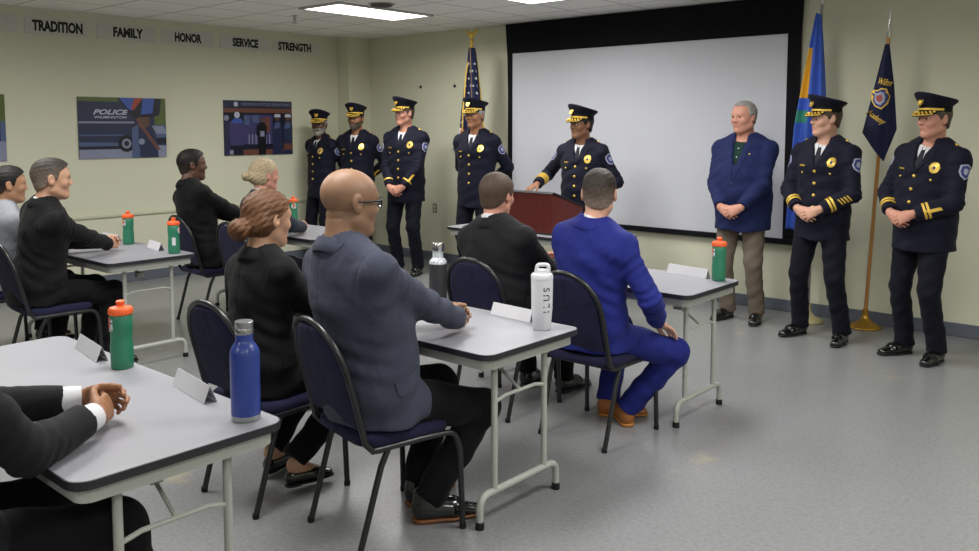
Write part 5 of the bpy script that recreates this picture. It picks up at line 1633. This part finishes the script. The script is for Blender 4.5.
def officer(label, loc, rz, H, sk, head, hairk='dark', pose='front', z=0.96, bw=1.05, belly=0.0, stripes=(1, 1), hashes=0, beard=None, bars=(), fat=0.0, hp=None, lean=0.0, wide=0.125, **kw):
    s = H / 1.78
    d = stand(H)
    d['N'] = (lean * 0.75, -0.012, 1.475 * s); d['P'] = (lean * 0.2, 0, 0.945 * s); d['AR'] = (wide, -0.045, 0.092 * s); d['AL'] = (-wide, -0.045, 0.092 * s)
    if pose == 'front':
        WR, WL, hR, hL = hand_pair_front(s, z, 0.0, 0.235 + belly)
        pR, pL = (0.8, -0.55, 0), (-0.8, -0.55, 0)
        kw2 = dict(WR=WR, WL=WL, poleR=pR, poleL=pL, handR=hR, handL=hL, cuffR=0.90, cuffL=0.90)
    elif pose == 'back':
        kw2 = dict(WR=(0.06, -0.185, 0.98 * s), WL=(-0.06, -0.20, 1.0 * s), poleR=(1, -0.25, 0), poleL=(-1, -0.25, 0), handR=dict(d=(-0.8, 0.0, -0.5), palm=(0, -1, 0)), handL=dict(d=(0.8, 0, -0.5), palm=(0, -1, 0)))
    else: kw2 = hp
    d.update(kw2); d.update(kw)
    hs = d.pop('hs', 1.06)
    p = build_person(label, loc, rz, H, sk, Hc=(lean, 0.022 * s, H - 0.118 * hs), head=head, hs=hs, bw=bw, belly=belly, jacket='uniform', trouser='unitrouser', vz=-0.165 * s, fat=fat, jacket_h=0.008, hh=0.006, hf=0.0055, **d)
    # cap
    cap = on_head(p, CAP['crown'], 'peaked_cap'); cap.matrix_local = p.HM4 @ Matrix.Translation((0, 0.002, -0.002)) @ Matrix.Scale(0.95, 4)
    for k in ('band', 'visor', 'strap', 'cap_badge'): link(k, CAP[k], cap)
    link('visor_braid', CAP['braid'], cap)
    on_head(p, HAIR['cap_' + hairk], 'hair')
    brows(p, HM[hairk if hairk != 'bald' else 'dark'])
    if beard: on_head(p, HAIR[beard], 'beard')
    J = p.jacket; C = p.C
    U_, V_, F_ = Vector(p.right), Vector(p.up), Vector(p.fwd)
    for k in range(4):
        b = MB(); stud(b, p.jb, C(0, 0, (-0.205 - 0.088 * k) * s), F_, 0.0125, 0.008, 0.32)
        if b.v: b.build('button', M['goldmetal'], J, 40)
    for q in (1, -1):
        fl = [(-0.052, 0.012), (0.052, 0.012), (0.055, -0.006), (0.03, -0.018), (0, -0.028), (-0.03, -0.018), (-0.055, -0.006)]
        decal('pocket_flap', [(x, z_) for x, z_ in fl], C(q * 0.098 * s * bw, 0, -0.205 * s), -U_, V_, p.jb, CL['uniform'], J, off=0.0045, start=0.3, rings=2)
        b = MB(); stud(b, p.jb, C(q * 0.098 * s * bw, 0, -0.218 * s), F_, 0.009, 0.0095, 0.3); b.build('pocket_button', M['goldmetal'], J, 40)
    # badge on the wearer's left breast, name bar on the right
    bx = -0.105 * s * bw
    poly = [(0.027 * math.cos(a) * (1 + 0.06 * math.cos(8 * a)), 0.037 * math.sin(a)) for a in [2 * PI * i / 32 for i in range(32)]]
    decal('badge', poly, C(bx, 0, -0.135 * s), -U_, V_, p.jb, M['goldmetal'], J, off=0.007, start=0.3, res=0.02, rings=2, label='oval gold badge')
    poly = [(0.008 * math.cos(a), 0.012 * math.sin(a)) for a in [2 * PI * i / 20 for i in range(20)]]
    decal('badge_centre', poly, C(bx, 0, -0.135 * s), -U_, V_, p.jb, M['badgeblue'], J, off=0.009, start=0.3, res=0.02, rings=1)
    decal('name_bar', [(-0.026, -0.006), (0.026, -0.006), (0.026, 0.006), (-0.026, 0.006)], C(0.10 * s * bw, 0, -0.165 * s), -U_, V_, p.jb, M['goldmetal'], J, off=0.005, start=0.3, rings=1)
    # shoulder patches
    for q in (1, -1):
        ax = unit(p.E[q] - p.S[q])
        c = p.S[q] + ax * 0.085 * s
        out = unit(p.right * q * 1.0 + p.fwd * 0.30); out = unit(out - ax * (out @ ax))
        V2 = -ax; U2 = np.cross(V2, out)
        sh = [(-0.036, 0.040), (0, 0.050), (0.036, 0.040), (0.040, 0.0), (0.030, -0.035), (0, -0.055), (-0.030, -0.035), (-0.040, 0.0)]
        for f, mm, of, nm in ((1.0, M['patchgrey'], 0.0045, 'shoulder_patch'), (0.82, M['badgeblue'], 0.006, 'patch_field'), (0.42, M['patchred'], 0.0075, 'patch_emblem')):
            decal(nm, [(x * f, y * f) for x, y in sh], c, U2, V2, p.jb, mm if f != 0.42 else M['patchgrey'], J, off=of, start=0.12, rings=2, reach=0.3)
        # shoulder strap with rank pin
        a = lerp(p.S[q] + p.up * 0.075 * s, p.N + p.up * 0.06 * s, 0.0); 
        cx = lerp(p.S[q], p.N, 0.42) + p.up * 0.0
        decal('shoulder_strap', [(-0.052, -0.021), (0.050, -0.024), (0.050, 0.024), (-0.052, 0.021), (-0.062, 0)], cx, Vector(p.right * q), Vector(p.fwd) * (-1 if q == -1 else 1) if False else Vector(np.cross(p.up, p.right * q)), p.jb, CL['uniform'], J, off=0.006, start=0.25, rings=2)
        b = MB(); stud(b, p.jb, lerp(p.S[q], p.N, 0.18), p.up, 0.013, 0.012, 0.3); b.build('rank_pin', M['goldmetal'], J, 40)
    # sleeve braid
    for q, nst in ((1, stripes[0]), (-1, stripes[1])):
        a, b_ = p.E[q], lerp(p.E[q], p.W[q], 0.90)
        LL = float(np.linalg.norm(nv(b_) - nv(a)))
        for k in range(nst):
            t1 = 1 - (0.050 + 0.024 * k) / LL; t0 = t1 - 0.015 / LL
            band(p.jb, a, b_, t0, t1, 0.0035).build('sleeve_stripe', M['gold'], J, 60)
    q = -1
    ax = unit(p.W[q] - p.E[q]); out = unit(p.right * q * 0.75 + p.fwd * 0.75); out = unit(out - ax * (out @ ax))
    U2 = np.cross(-ax, out)
    for k in range(hashes):
        c = lerp(p.E[q], p.W[q], 0.42 - 0.085 * k)
        decal('service_stripe', [(-0.024, -0.012), (0.024, 0.006), (0.024, 0.016), (-0.024, -0.002)], c, U2, -ax, p.jb, M['gold'], J, off=0.004, start=0.11, rings=1, reach=0.25)
    for (f0, f1, wd) in bars:
        c = lerp(p.E[q], p.W[q], (f0 + f1) / 2); hl = float(np.linalg.norm(p.W[q] - p.E[q])) * (f1 - f0) / 2
        decal('service_stripe', [(-wd, -hl), (wd, -hl + 0.012), (wd, hl), (-wd, hl - 0.012)], c, U2, -ax, p.jb, M['gold'], J, off=0.004, start=0.11, rings=2, reach=0.25)
    return p

# shared hair, by style, in the head frame
HAIR = {}
for k in ('black', 'dark', 'grey', 'mousy', 'stub', 'brown'): HAIR['cap_' + k] = hair_mesh('hair', 0.0045, 0.055, 0.0, -0.066, HM[k])
def beard_mesh(m, thick=0.006, lowline=0.0):
    ops, w = head_ops(np.eye(3), (0, 0, 0), 1.0, False)
    keep = Cut(lambda X, Y, Z: np.maximum(np.maximum(Z - np.interp(Y, [-0.02, 0.03, 0.06, 0.09, 0.12], [0.0, -0.02, -0.043, -0.044, -0.05]), 0.012 - Y), -(np.maximum(np.abs(X) - 0.02, np.abs(Z + 0.065) - 0.008))))
    return net_mesh('beard', ops + [Cut(lambda X, Y, Z: 0 * X + 0 * Y + 0 * Z - thick, 'add')] + [keep], (-0.11, -0.03, -0.14), (0.11, 0.13, 0.03), 0.0045, mats=m)
HAIR['beard_white'] = beard_mesh(HM['white'], 0.004); HAIR['beard_dark'] = beard_mesh(HM['stub'], 0.003)
# ---------------------------------------------------------------- the standing people
G_OFF = 'uniformed officers standing along the front wall'
def off(label, *a, **k):
    p = officer(label, *a, **k)
    return p
o6 = off('officer at far right, hands folded, two gold sleeve rings and a long gold bar', (-1.60, 6.37), 159, 1.795, 'pink', (-14, 0, 0), 'stub', z=0.99, bw=1.14, belly=0.02, stripes=(2, 2), bars=((0.28, 0.66, 0.011),), fat=0.005, hem=0.77, lean=-0.075)
o5 = off('officer between blue flag and dark flag, hands folded, four short gold slashes on the sleeve', (-2.32, 6.46), 172, 1.80, 'fair', (-34, 0, 0), 'mousy', z=0.97, bw=1.08, stripes=(2, 2), hashes=4, hem=0.77, wide=0.17, lean=-0.02)
sp_h = dict(WR=(0.36, 0.20, 1.09), WL=(-0.25, 0.17, 1.03), poleR=(0.6, -0.5, -0.5), poleL=(-0.45, -1, 0), handR=dict(d=(0.2, 0.9, -0.25), palm=(0, -0.2, -1), curl=(12, 12, 14, 16)), handL=dict(d=(0.1, 0.75, -0.65), palm=(0.6, 0, -0.7), curl=(20, 22, 24, 26)))
o_sp = off('officer speaking at the wooden lectern, four gold rings on the sleeve', (-4.45, 6.36), 190, 1.76, 'brown', (-28, 2, 0), 'black', pose='x', hp=sp_h, bw=1.02, belly=0.02, stripes=(4, 4), hem=0.77)
o4 = off('officer beside the striped flag with arms held behind the back', (-5.80, 6.42), 192, 1.855, 'mid', (-8, 0, 0), 'grey', pose='back', bw=1.06, stripes=(1, 1), bars=((0.3, 0.6, 0.010),), hem=0.80)
o3 = off('officer in front of the wall outlet, hands folded, one gold ring on each sleeve', (-6.80, 6.38), 197, 1.885, 'pink', (-22, 0, 0), 'mousy', z=0.93, bw=1.10, belly=0.01, stripes=(1, 1), bars=((0.35, 0.75, 0.011),), hem=0.80)
o2 = off('officer with trimmed dark beard, second from the corner, behind the bald man', (-7.70, 6.45), 203, 1.835, 'mid', (2, 0, 0), 'black', pose='back', bw=1.06, stripes=(1, 1), bars=((0.3, 0.6, 0.010),), beard='beard_dark', hem=0.80)
o1 = off('officer with a white beard, nearest the ceremony photo and the room corner', (-8.18, 6.30), 185, 1.765, 'dark', (30, 0, 0), 'grey', pose='back', bw=1.02, stripes=(1, 1), beard='beard_white', hem=0.78)

def standing_civilian():
    H = 1.82; s = H / 1.78
    WR, WL, hR, hL = hand_pair_front(s, 0.93, 0.0, 0.29)
    d = stand(H)
    p = build_person('grey haired man in navy blazer and taupe trousers, hands folded before the screen', (-3.04, 6.66), 183, H, 'pink', Hc=(0, 0.03, H - 0.125), head=(-16, -2, 0), WR=WR, WL=WL, poleR=(0.8, -0.55, 0), poleL=(-0.8, -0.55, 0), handR=hR, handL=hL,
                     bw=1.2, belly=0.055, hs=1.08, fat=0.013, neck=1.12, jacket='navyblazer', trouser='taupe', shirt='greenshirt', tie=None, vz=-0.30, hem=0.77, jacket_h=0.008, hh=0.006, hf=0.0055, cuffR=0.92, cuffL=0.92, **d)
    on_head(p, hair_mesh('hair', 0.0075, 0.088, 0.008, -0.066, HM['grey'], h=0.005, noise=0.002, widow=0.12), 'hair')
    brows(p, HM['grey'])
    b = MB()
    for z in (-0.07, -0.14, -0.21): stud(b, p.shirt_bvh, p.C(0, 0, z), Vector(p.fwd), 0.006, 0.003, 0.3)
    b.build('shirt_buttons', M['whiteplastic'], p.shirt, 40)
    b = MB(); stud(b, p.jb, p.C(-0.10, 0, -0.115), Vector(p.fwd), 0.008, 0.006, 0.3); b.build('lapel_pin', M['goldmetal'], p.jacket, 40)
    b = MB(); stud(b, p.jb, p.C(0.01, 0, -0.36), Vector(p.fwd), 0.010, 0.004, 0.3); b.build('button', M['black'], p.jacket, 40)
    decal('breast_pocket', [(-0.05, -0.01), (0.05, -0.004), (0.05, 0.006), (-0.05, 0.0)], p.C(-0.125, 0, -0.2), -Vector(p.right), Vector(p.up), p.jb, CL['navyblazer'], p.jacket, off=0.004, start=0.3, rings=1)
    return p
civ = standing_civilian()

# ---------------------------------------------------------------- the seated people
def seated(label, x, y, rz, H, sk, headw, head, WRw, WLw, hR, hL, Pz=0.575, Py=-0.055, Px=0.0, Nw=None, nz=None, ny=None, AR=(0.15, 0.28), AL=(-0.13, 0.30), az=0.092, kR=(0.15, 1, 0.3), kL=(-0.15, 1, 0.3), pR=(0.5, -0.3, -1), pL=(-0.5, -0.3, -1), hs=1.05, **k):
    a = math.radians(rz); ca, sa = math.cos(a), math.sin(a)
    def loc(p): dx, dy = p[0] - x, p[1] - y; return (dx * ca + dy * sa, -dx * sa + dy * ca) + tuple(p[2:])
    Hc = loc(headw)
    s = H / 1.78
    if Nw is None: N = (Hc[0] * 0.75, Hc[1] - 0.035, Hc[2] - 0.168 * s)
    else: N = loc(Nw)
    p = build_person(label, (x, y), rz, H, sk, P=(Px, Py, Pz), N=N, Hc=Hc, head=(head[0] - rz,) + tuple(head[1:]), WR=loc(WRw), WL=loc(WLw), poleR=pR, poleL=pL, handR=hR, handL=hL,
                     AR=(AR[0], AR[1], az), AL=(AL[0], AL[1], az), kneeR=kR, kneeL=kL, hs=hs, seated=True, **k)
    p.loc = loc
    return p
def clasp(inw=0.0):
    """hands folded together on a table top; directions in the person's frame"""
    return (dict(d=(-0.62 - inw, 0.78, 0.0), palm=(-0.80, -0.55, -0.25), curl=(38, 40, 42, 44), thumb=30, spread=3), dict(d=(0.62 + inw, 0.78, 0.0), palm=(0.80, -0.55, -0.25), curl=(30, 32, 34, 36), thumb=30, spread=3))
hR, hL = clasp()

# the bald man in the grey blazer
bald = seated('bald man with glasses in a slate grey blazer, hands on the middle table', -2.535, 2.24, -8, 1.87, 'bald', (-2.585, 2.13, 1.325), (-14, -3, 0), (-2.445, 2.60, 0.797), (-2.595, 2.63, 0.80), hR, hL,
              bw=1.16, belly=0.03, hs=1.10, jacket='greywool', trouser='darktrouser', shirt='lavender', tie=None, vz=-0.28, shoe='heel', hh=0.0038, hf=0.004, jacket_h=0.006, AR=(0.09, 0.15), AL=(-0.07, 0.22), footR=26, neck=1.14, kR=(0.22, 1, 0.3), collar=0.05, rolls=True, peek=-0.012, fat=0.008)
def glasses(p):
    g = MB()
    for q in (-1, 1):
        pts = [(q * (0.034 + 0.024 * math.cos(a)), 0.101 - 0.008 * abs(math.cos(a)), 0.002 + 0.017 * math.sin(a)) for a in [2 * PI * i / 20 for i in range(20)]]
        g.tube(pts, 0.0022, 8, closed=True)
        g.tube([(q * 0.058, 0.094, 0.010), (q * 0.074, 0.082, 0.010), (q * 0.0825, 0.02, 0.006), (q * 0.0835, -0.012, 0.006), (q * 0.080, -0.030, -0.016)], [0.0028, 0.0034, 0.0032, 0.003, 0.0025], 8)
    g.tube([(-0.011, 0.101, 0.006), (0, 0.106, 0.010), (0.011, 0.101, 0.006)], 0.0022, 8)
    o = g.build('glasses', M['black'], p.root, 60, 'dark framed glasses'); o.matrix_local = p.HM4
    l = MB()
    for q in (-1, 1):
        pts = [(q * (0.034 + 0.0225 * math.cos(a)), 0.1005 - 0.008 * abs(math.cos(a)), 0.002 + 0.0155 * math.sin(a)) for a in [2 * PI * i / 20 for i in range(20)]]
        l.add(pts + [(x, y - 0.0015, z) for x, y, z in pts], [tuple(range(20)), tuple(range(39, 19, -1))] + [(i, (i + 1) % 20, 20 + (i + 1) % 20, 20 + i) for i in range(20)])
    link('lenses', l.mesh('lenses', mat('lens_glass', 'E8EEF2', 0.05, trans=0.95), None), o)
glasses(bald); brows(bald, HM['black'])

# the woman with the brown bun
bun = seated('woman in black jacket with auburn brown hair in a low bun', -3.17, 2.15, 0, 1.68, 'olive', (-3.19, 2.16, 1.215), (-2, -3, 0), (-3.09, 2.54, 0.79), (-3.27, 2.56, 0.79), hR, hL,
             bw=1.02, fem=True, hs=1.04, jacket='blackwool', trouser='darktrouser', shirt='shirt', tie=None, vz=-0.2, shoe='flat', AR=(0.085, 0.05), AL=(-0.12, 0.07), az=0.105, hh=0.0042, jacket_h=0.006, collar=0.04, peek=0.0)
def long_hair(name, m, bun_c, bun_r, bump=0.0025):
    ex = [Cone((0.04, -0.05, -0.02), bun_c, 0.045, 0.022, 0.03), Cone((-0.04, -0.05, -0.02), bun_c, 0.045, 0.022, 0.03), Ell(bun_c, bun_r, None, 0.006), Ell((bun_c[0] + 0.014, bun_c[1] - 0.012, bun_c[2] + 0.006), nv(bun_r) * 0.72, None, 0.004)]
    ops = [Ell((0, -0.016, 0.034), (0.083, 0.103, 0.092), None, 0), Ell((0, 0.010, 0.036), (0.079, 0.083, 0.074), None, 0.03), Ell((0, -0.045, -0.02), (0.070, 0.060, 0.065), None, 0.03)]
    cut = Cut(lambda X, Y, Z: (np.interp(Y, [-0.12, -0.06, -0.025, 0.0, 0.03, 0.06, 0.09], [-0.10, -0.085, -0.05, 0.005, 0.03, 0.055, 0.08]) - Z) * 0.8 + 0 * X)
    nzf = lambda X, Y, Z: bump * np.sin(X * 150 + Y * 110 * np.sign(X) - Z * 190) * np.sin(Y * 60 + Z * 40) + 0.0012 * np.sin(X * 320 - Z * 280 + Y * 250)
    return net_mesh(name, ops + [cut] + ex, (-0.13, -0.24, -0.20), (0.13, 0.14, 0.17), 0.0045, noise=nzf, mats=m)
on_head(bun, long_hair('hair', HM['brown'], (0.0, -0.135, -0.045), (0.055, 0.042, 0.048)), 'hair', 'brown hair gathered in a low bun')
brows(bun, HM['brown'])

# the man in the black suit before the lectern
bs = seated('man in charcoal black suit with short brown hair, seen from behind before the lectern', -3.13, 3.71, 2, 1.78, 'pink', (-3.18, 3.70, 1.225), (6, -4, 0), (-3.03, 4.13, 0.795), (-3.21, 4.14, 0.795), hR, hL,
            bw=1.12, belly=0.015, hs=1.06, jacket='charcoal', trouser='darktrouser', shirt='shirt', tie='tie', vz=-0.28, AR=(0.13, 0.42), AL=(-0.12, 0.38), hh=0.0045, neck=1.06, fat=0.004, collar=0.042, peek=0.030)
on_head(bs, hair_mesh('hair', 0.009, 0.078, 0.004, -0.074, HM['mousy']), 'hair'); brows(bs, HM['dark'])

# the man in royal blue
blue = seated('man in a royal blue suit with a faded haircut, hand on his knee', -2.48, 3.70, -6, 1.80, 'fair', (-2.465, 3.68, 1.27), (26, 0, 0), (-2.215, 3.86, 0.60), (-2.62, 3.98, 0.62), dict(d=(0.25, 0.8, -0.45), palm=(0, -0.35, -1), curl=(12, 14, 16, 20), thumb=25, spread=6), dict(d=(0.1, 0.9, -0.3), palm=(0, -0.3, -1), curl=(14, 16, 18, 20)),
              bw=1.08, hs=1.05, jacket='royal', trouser='royal', shirt='shirt', tie='tie', vz=-0.28, shoe='tan', AR=(0.04, 0.20), AL=(-0.12, 0.24), kR=(0.75, 1, 0.3), footR=-52, footL=-45, pR=(0.9, -0.6, -0.3), pL=(-0.9, -0.4, -0.3), collar=0.042, hh=0.004, peek=0.030, pockets=())
def fade_hair(p, top, side, z0=-0.045, z1=0.045, lift=0.010):
    """one cut of hair, clipped close below and fuller on top; the colour thins out towards the neck"""
    m = hairmat('hair_' + top + side, top)
    nt = m.node_tree; b = nt.nodes['Principled BSDF']
    base = b.inputs['Base Color'].links[0].from_socket
    tc = nd(nt, 'ShaderNodeTexCoord'); sp = nd(nt, 'ShaderNodeSeparateXYZ'); nt.links.new(tc.outputs['Object'], sp.inputs[0])
    r = nd(nt, 'ShaderNodeMapRange'); r.inputs[1].default_value = z0; r.inputs[2].default_value = z1
    nt.links.new(sp.outputs[2], r.inputs[0])
    c = nd(nt, 'ShaderNodeMix', data_type='RGBA'); c.inputs[6].default_value = lin(side)
    nt.links.new(r.outputs[0], c.inputs[0]); nt.links.new(base, c.inputs[7]); nt.links.new(c.outputs[2], b.inputs['Base Color'])
    lid = Ell((0, 0.000, 0.060), (0.072, 0.092, 0.055 + lift), None, 0.02)
    on_head(p, hair_mesh('hair', 0.0035, 0.078, 0.0, -0.068, m, h=0.004, top=lid, noise=0.0008), 'hair')
fade_hair(blue, '2A211B', '7A6A5E', -0.05, 0.05); brows(blue, HM['dark'])

# the two by the left wall
man = seated('man in black suit by the left wall, short black hair, sitting upright in profile', -6.40, 3.77, -6, 1.80, 'dark', (-6.50, 3.68, 1.30), (-20, 2, 0), (-6.28, 4.14, 0.80), (-6.44, 4.16, 0.80), hR, hL,
             bw=1.06, hs=1.07, jacket='blackwool', trouser='darktrouser', shirt='shirt', tie='tie', vz=-0.28, hh=0.005, hf=0.0055, jacket_h=0.008)
fade_hair(man, '14100D', '2E221C', -0.05, 0.02, 0.006); brows(man, HM['black'])
blonde = seated('blonde woman with a bun in a dark slate jacket, hands on the table', -5.66, 3.79, 0, 1.70, 'pink', (-5.70, 3.84, 1.24), (-8, 0, 0), (-5.73, 4.22, 0.79), (-5.88, 4.24, 0.79), hR, hL,
                bw=1.06, fem=True, hs=1.05, jacket='slate', trouser='darktrouser', shirt='shirt', tie=None, vz=-0.2, shoe='flat', hh=0.005, hf=0.0055, jacket_h=0.008)
on_head(blonde, long_hair('hair', HM['blond'], (0.0, -0.145, -0.005), (0.036, 0.036, 0.034)), 'hair', 'blonde hair tied in a small bun'); brows(blonde, HM['blond'])

# the two at the left edge
buzz = seated('man with a buzz cut in a black suit, hands folded on the left middle table', -5.85, 2.25, -2, 1.80, 'olive', (-5.77, 2.275, 1.28), (-16, 0, 0), (-5.88, 2.68, 0.80), (-6.02, 2.70, 0.80), hR, hL,
              bw=1.08, hs=1.10, jacket='blackwool', trouser='darktrouser', shirt='shirt', tie='tie', vz=-0.28, hh=0.0045, hf=0.005, jacket_h=0.007)
fade_hair(buzz, '2F2925', '77695E', -0.03, 0.09, 0.004); brows(buzz, HM['dark'])
grey = seated('man in a pale grey top with short black hair, cut by the left picture edge', -6.58, 2.24, 0, 1.76, 'tan', (-6.55, 2.29, 1.205), (-12, 0, 0), (-6.45, 2.66, 0.80), (-6.62, 2.68, 0.80), hR, hL,
              bw=1.06, hs=1.07, jacket='greyjersey', trouser='darktrouser', shirt='greyjersey', tie=None, vz=0, lapel=False, collar=0.0, hh=0.005, hf=0.0055, jacket_h=0.008)
fade_hair(grey, '15110F', '3A2E27', -0.05, 0.02, 0.012); brows(grey, HM['black'])

# the near man whose forearms rest on the bottom-left table
near = seated('near man in black suit with white cuffs, only clasped hands, sleeves and knees in view', -2.45, 0.62, 4, 1.80, 'mid', (-2.48, 0.66, 1.28), (0, -5, 0), (-2.40, 1.04, 0.80), (-2.56, 1.075, 0.805), hR, hL,
              bw=1.06, jacket='charcoal', trouser='darktrouser', shirt='shirt', tie='tie', vz=-0.28, hh=0.007, hf=0.0035, jacket_h=0.007, AR=(0.18, 0.50), AL=(-0.10, 0.40), kR=(0.2, 1, 0.6), Py=0.0, cuff=0.045, cuffR=0.80, cuffL=0.80)
on_head(near, HAIR['cap_black'], 'hair')

# ---------------------------------------------------------------- dark academy flag
t = thing('flag', 'dark navy flag with gold script and a shield emblem on a leaning wooden pole', 'flag', (-2.17, 7.08, 0))
pole_base(t, M['brass'])
MB().tube([(0, 0, 0.1), (0.155, -0.19, 2.30)], 0.0145, 12).build('pole', M['polewood'], t, 40)
MB().tube([(0.155, -0.19, 2.29), (0.158, -0.194, 2.335)], 0.017, 12).tube([(0.158, -0.194, 2.33), (0.163, -0.20, 2.40), (0.167, -0.205, 2.52)], [0.012, 0.011, 0.001], 10).build('spear_tip', M['chrome'], t, 40)
TP = Vector((0.148, -0.205, 2.24)); LB = Vector((0.01, -0.27, 1.57)); RB = Vector((0.235, -0.235, 1.60)); TI = Vector((0.175, -0.30, 1.34))
def af(s, u):
    tl, tr = TP + Vector((-0.012, 0, 0)), TP + Vector((0.02, 0, 0))
    l, r = tl.lerp(LB, s), tr.lerp(RB, s)
    p = l.lerp(r, u)
    drop = (max(0, 1 - abs(u - 0.72) / (0.72 if u < 0.72 else 0.28))) * s * 0.24
    p.z -= drop
    w = min(1, s * 2)
    p.y += -0.02 * w * math.sin(u * PI) + 0.010 * w * math.sin(u * 8 + 1) + (0.05 * max(0, u - 0.8) / 0.2) * w
    return p
fl, nrm, P_ = flag_cloth(af, 46, 40, lambda s, u: 0, 'cloth', [smoothc('flag_midnight', '151A3A')], t)
fb = bvh_of(fl.data)
vd = Vector((0, -1, 0)); sx_ = Vector((1, 0, 0)); up_ = Vector((0, 0, 1))
O = Vector((0.125, -0.30, 1.83))
sh = [(-0.058, 0.062), (-0.03, 0.075), (0, 0.066), (0.03, 0.075), (0.058, 0.062), (0.064, 0.0), (0.045, -0.05), (0.0, -0.085), (-0.045, -0.05), (-0.064, 0.0)]
tl_ = Vector((0.97, 0, 0.22)).normalized(); ul_ = Vector((-0.22, 0, 0.97))
for f, c, of, nm in ((1.0, M['gold'], 0.004, 'emblem'), (0.86, M['badgeblue'], 0.0055, 'emblem_field'), (0.62, M['patchgrey'], 0.007, 'emblem_shield'), (0.36, M['patchred'], 0.0085, 'emblem_centre')):
    decal(nm, [(x * f, y * f) for x, y in sh], O, tl_, ul_, fb, c, fl, off=of, start=0.15, rings=2)
a = math.radians(-14)
decal_text('Wilm', 0.05, Vector((0.152, -0.3, 1.955)), Vector((math.cos(a), 0, math.sin(a))), Vector((-math.sin(a), 0, math.cos(a))), fb, M['gold'], 'lettering', fl, 0.004, 0.2, 0.0015, 0.085, shear=0.3)
a = math.radians(-36)
decal_text('Academy', 0.055, Vector((0.105, -0.3, 1.685)), Vector((math.cos(a), 0, math.sin(a))), Vector((-math.sin(a), 0, math.cos(a))), fb, M['gold'], 'lettering', fl, 0.004, 0.2, 0.001, 0.15, shear=0.3)
# ---------------------------------------------------------------- camera and light
cam = bpy.data.cameras.new('camera')
cam.sensor_fit = 'HORIZONTAL'; cam.sensor_width = 36
cam.lens = 850.0 / 979.0 * 36
cam.shift_y = -(275.5 - 194.9) / 979.0
cam.clip_start = 0.05
co = bpy.data.objects.new('camera', cam); COL.objects.link(co)
co.location = (0, 0, 1.62)
co.rotation_euler = (math.radians(90 - 4.616), 0, math.radians(41.2))
SC.camera = co
w = bpy.data.worlds.new('world'); SC.world = w
w.use_nodes = True
w.node_tree.nodes['Background'].inputs[0].default_value = (0.9, 0.95, 1, 1)
w.node_tree.nodes['Background'].inputs[1].default_value = 0.05
SC.view_settings.view_transform = 'Standard'
SC.view_settings.look = 'None'
SC.view_settings.gamma = 1
SC.view_settings.use_curve_mapping = False
SC.view_settings.exposure = 0.5
SC.cycles.max_bounces = 8
SC.cycles.diffuse_bounces = 6
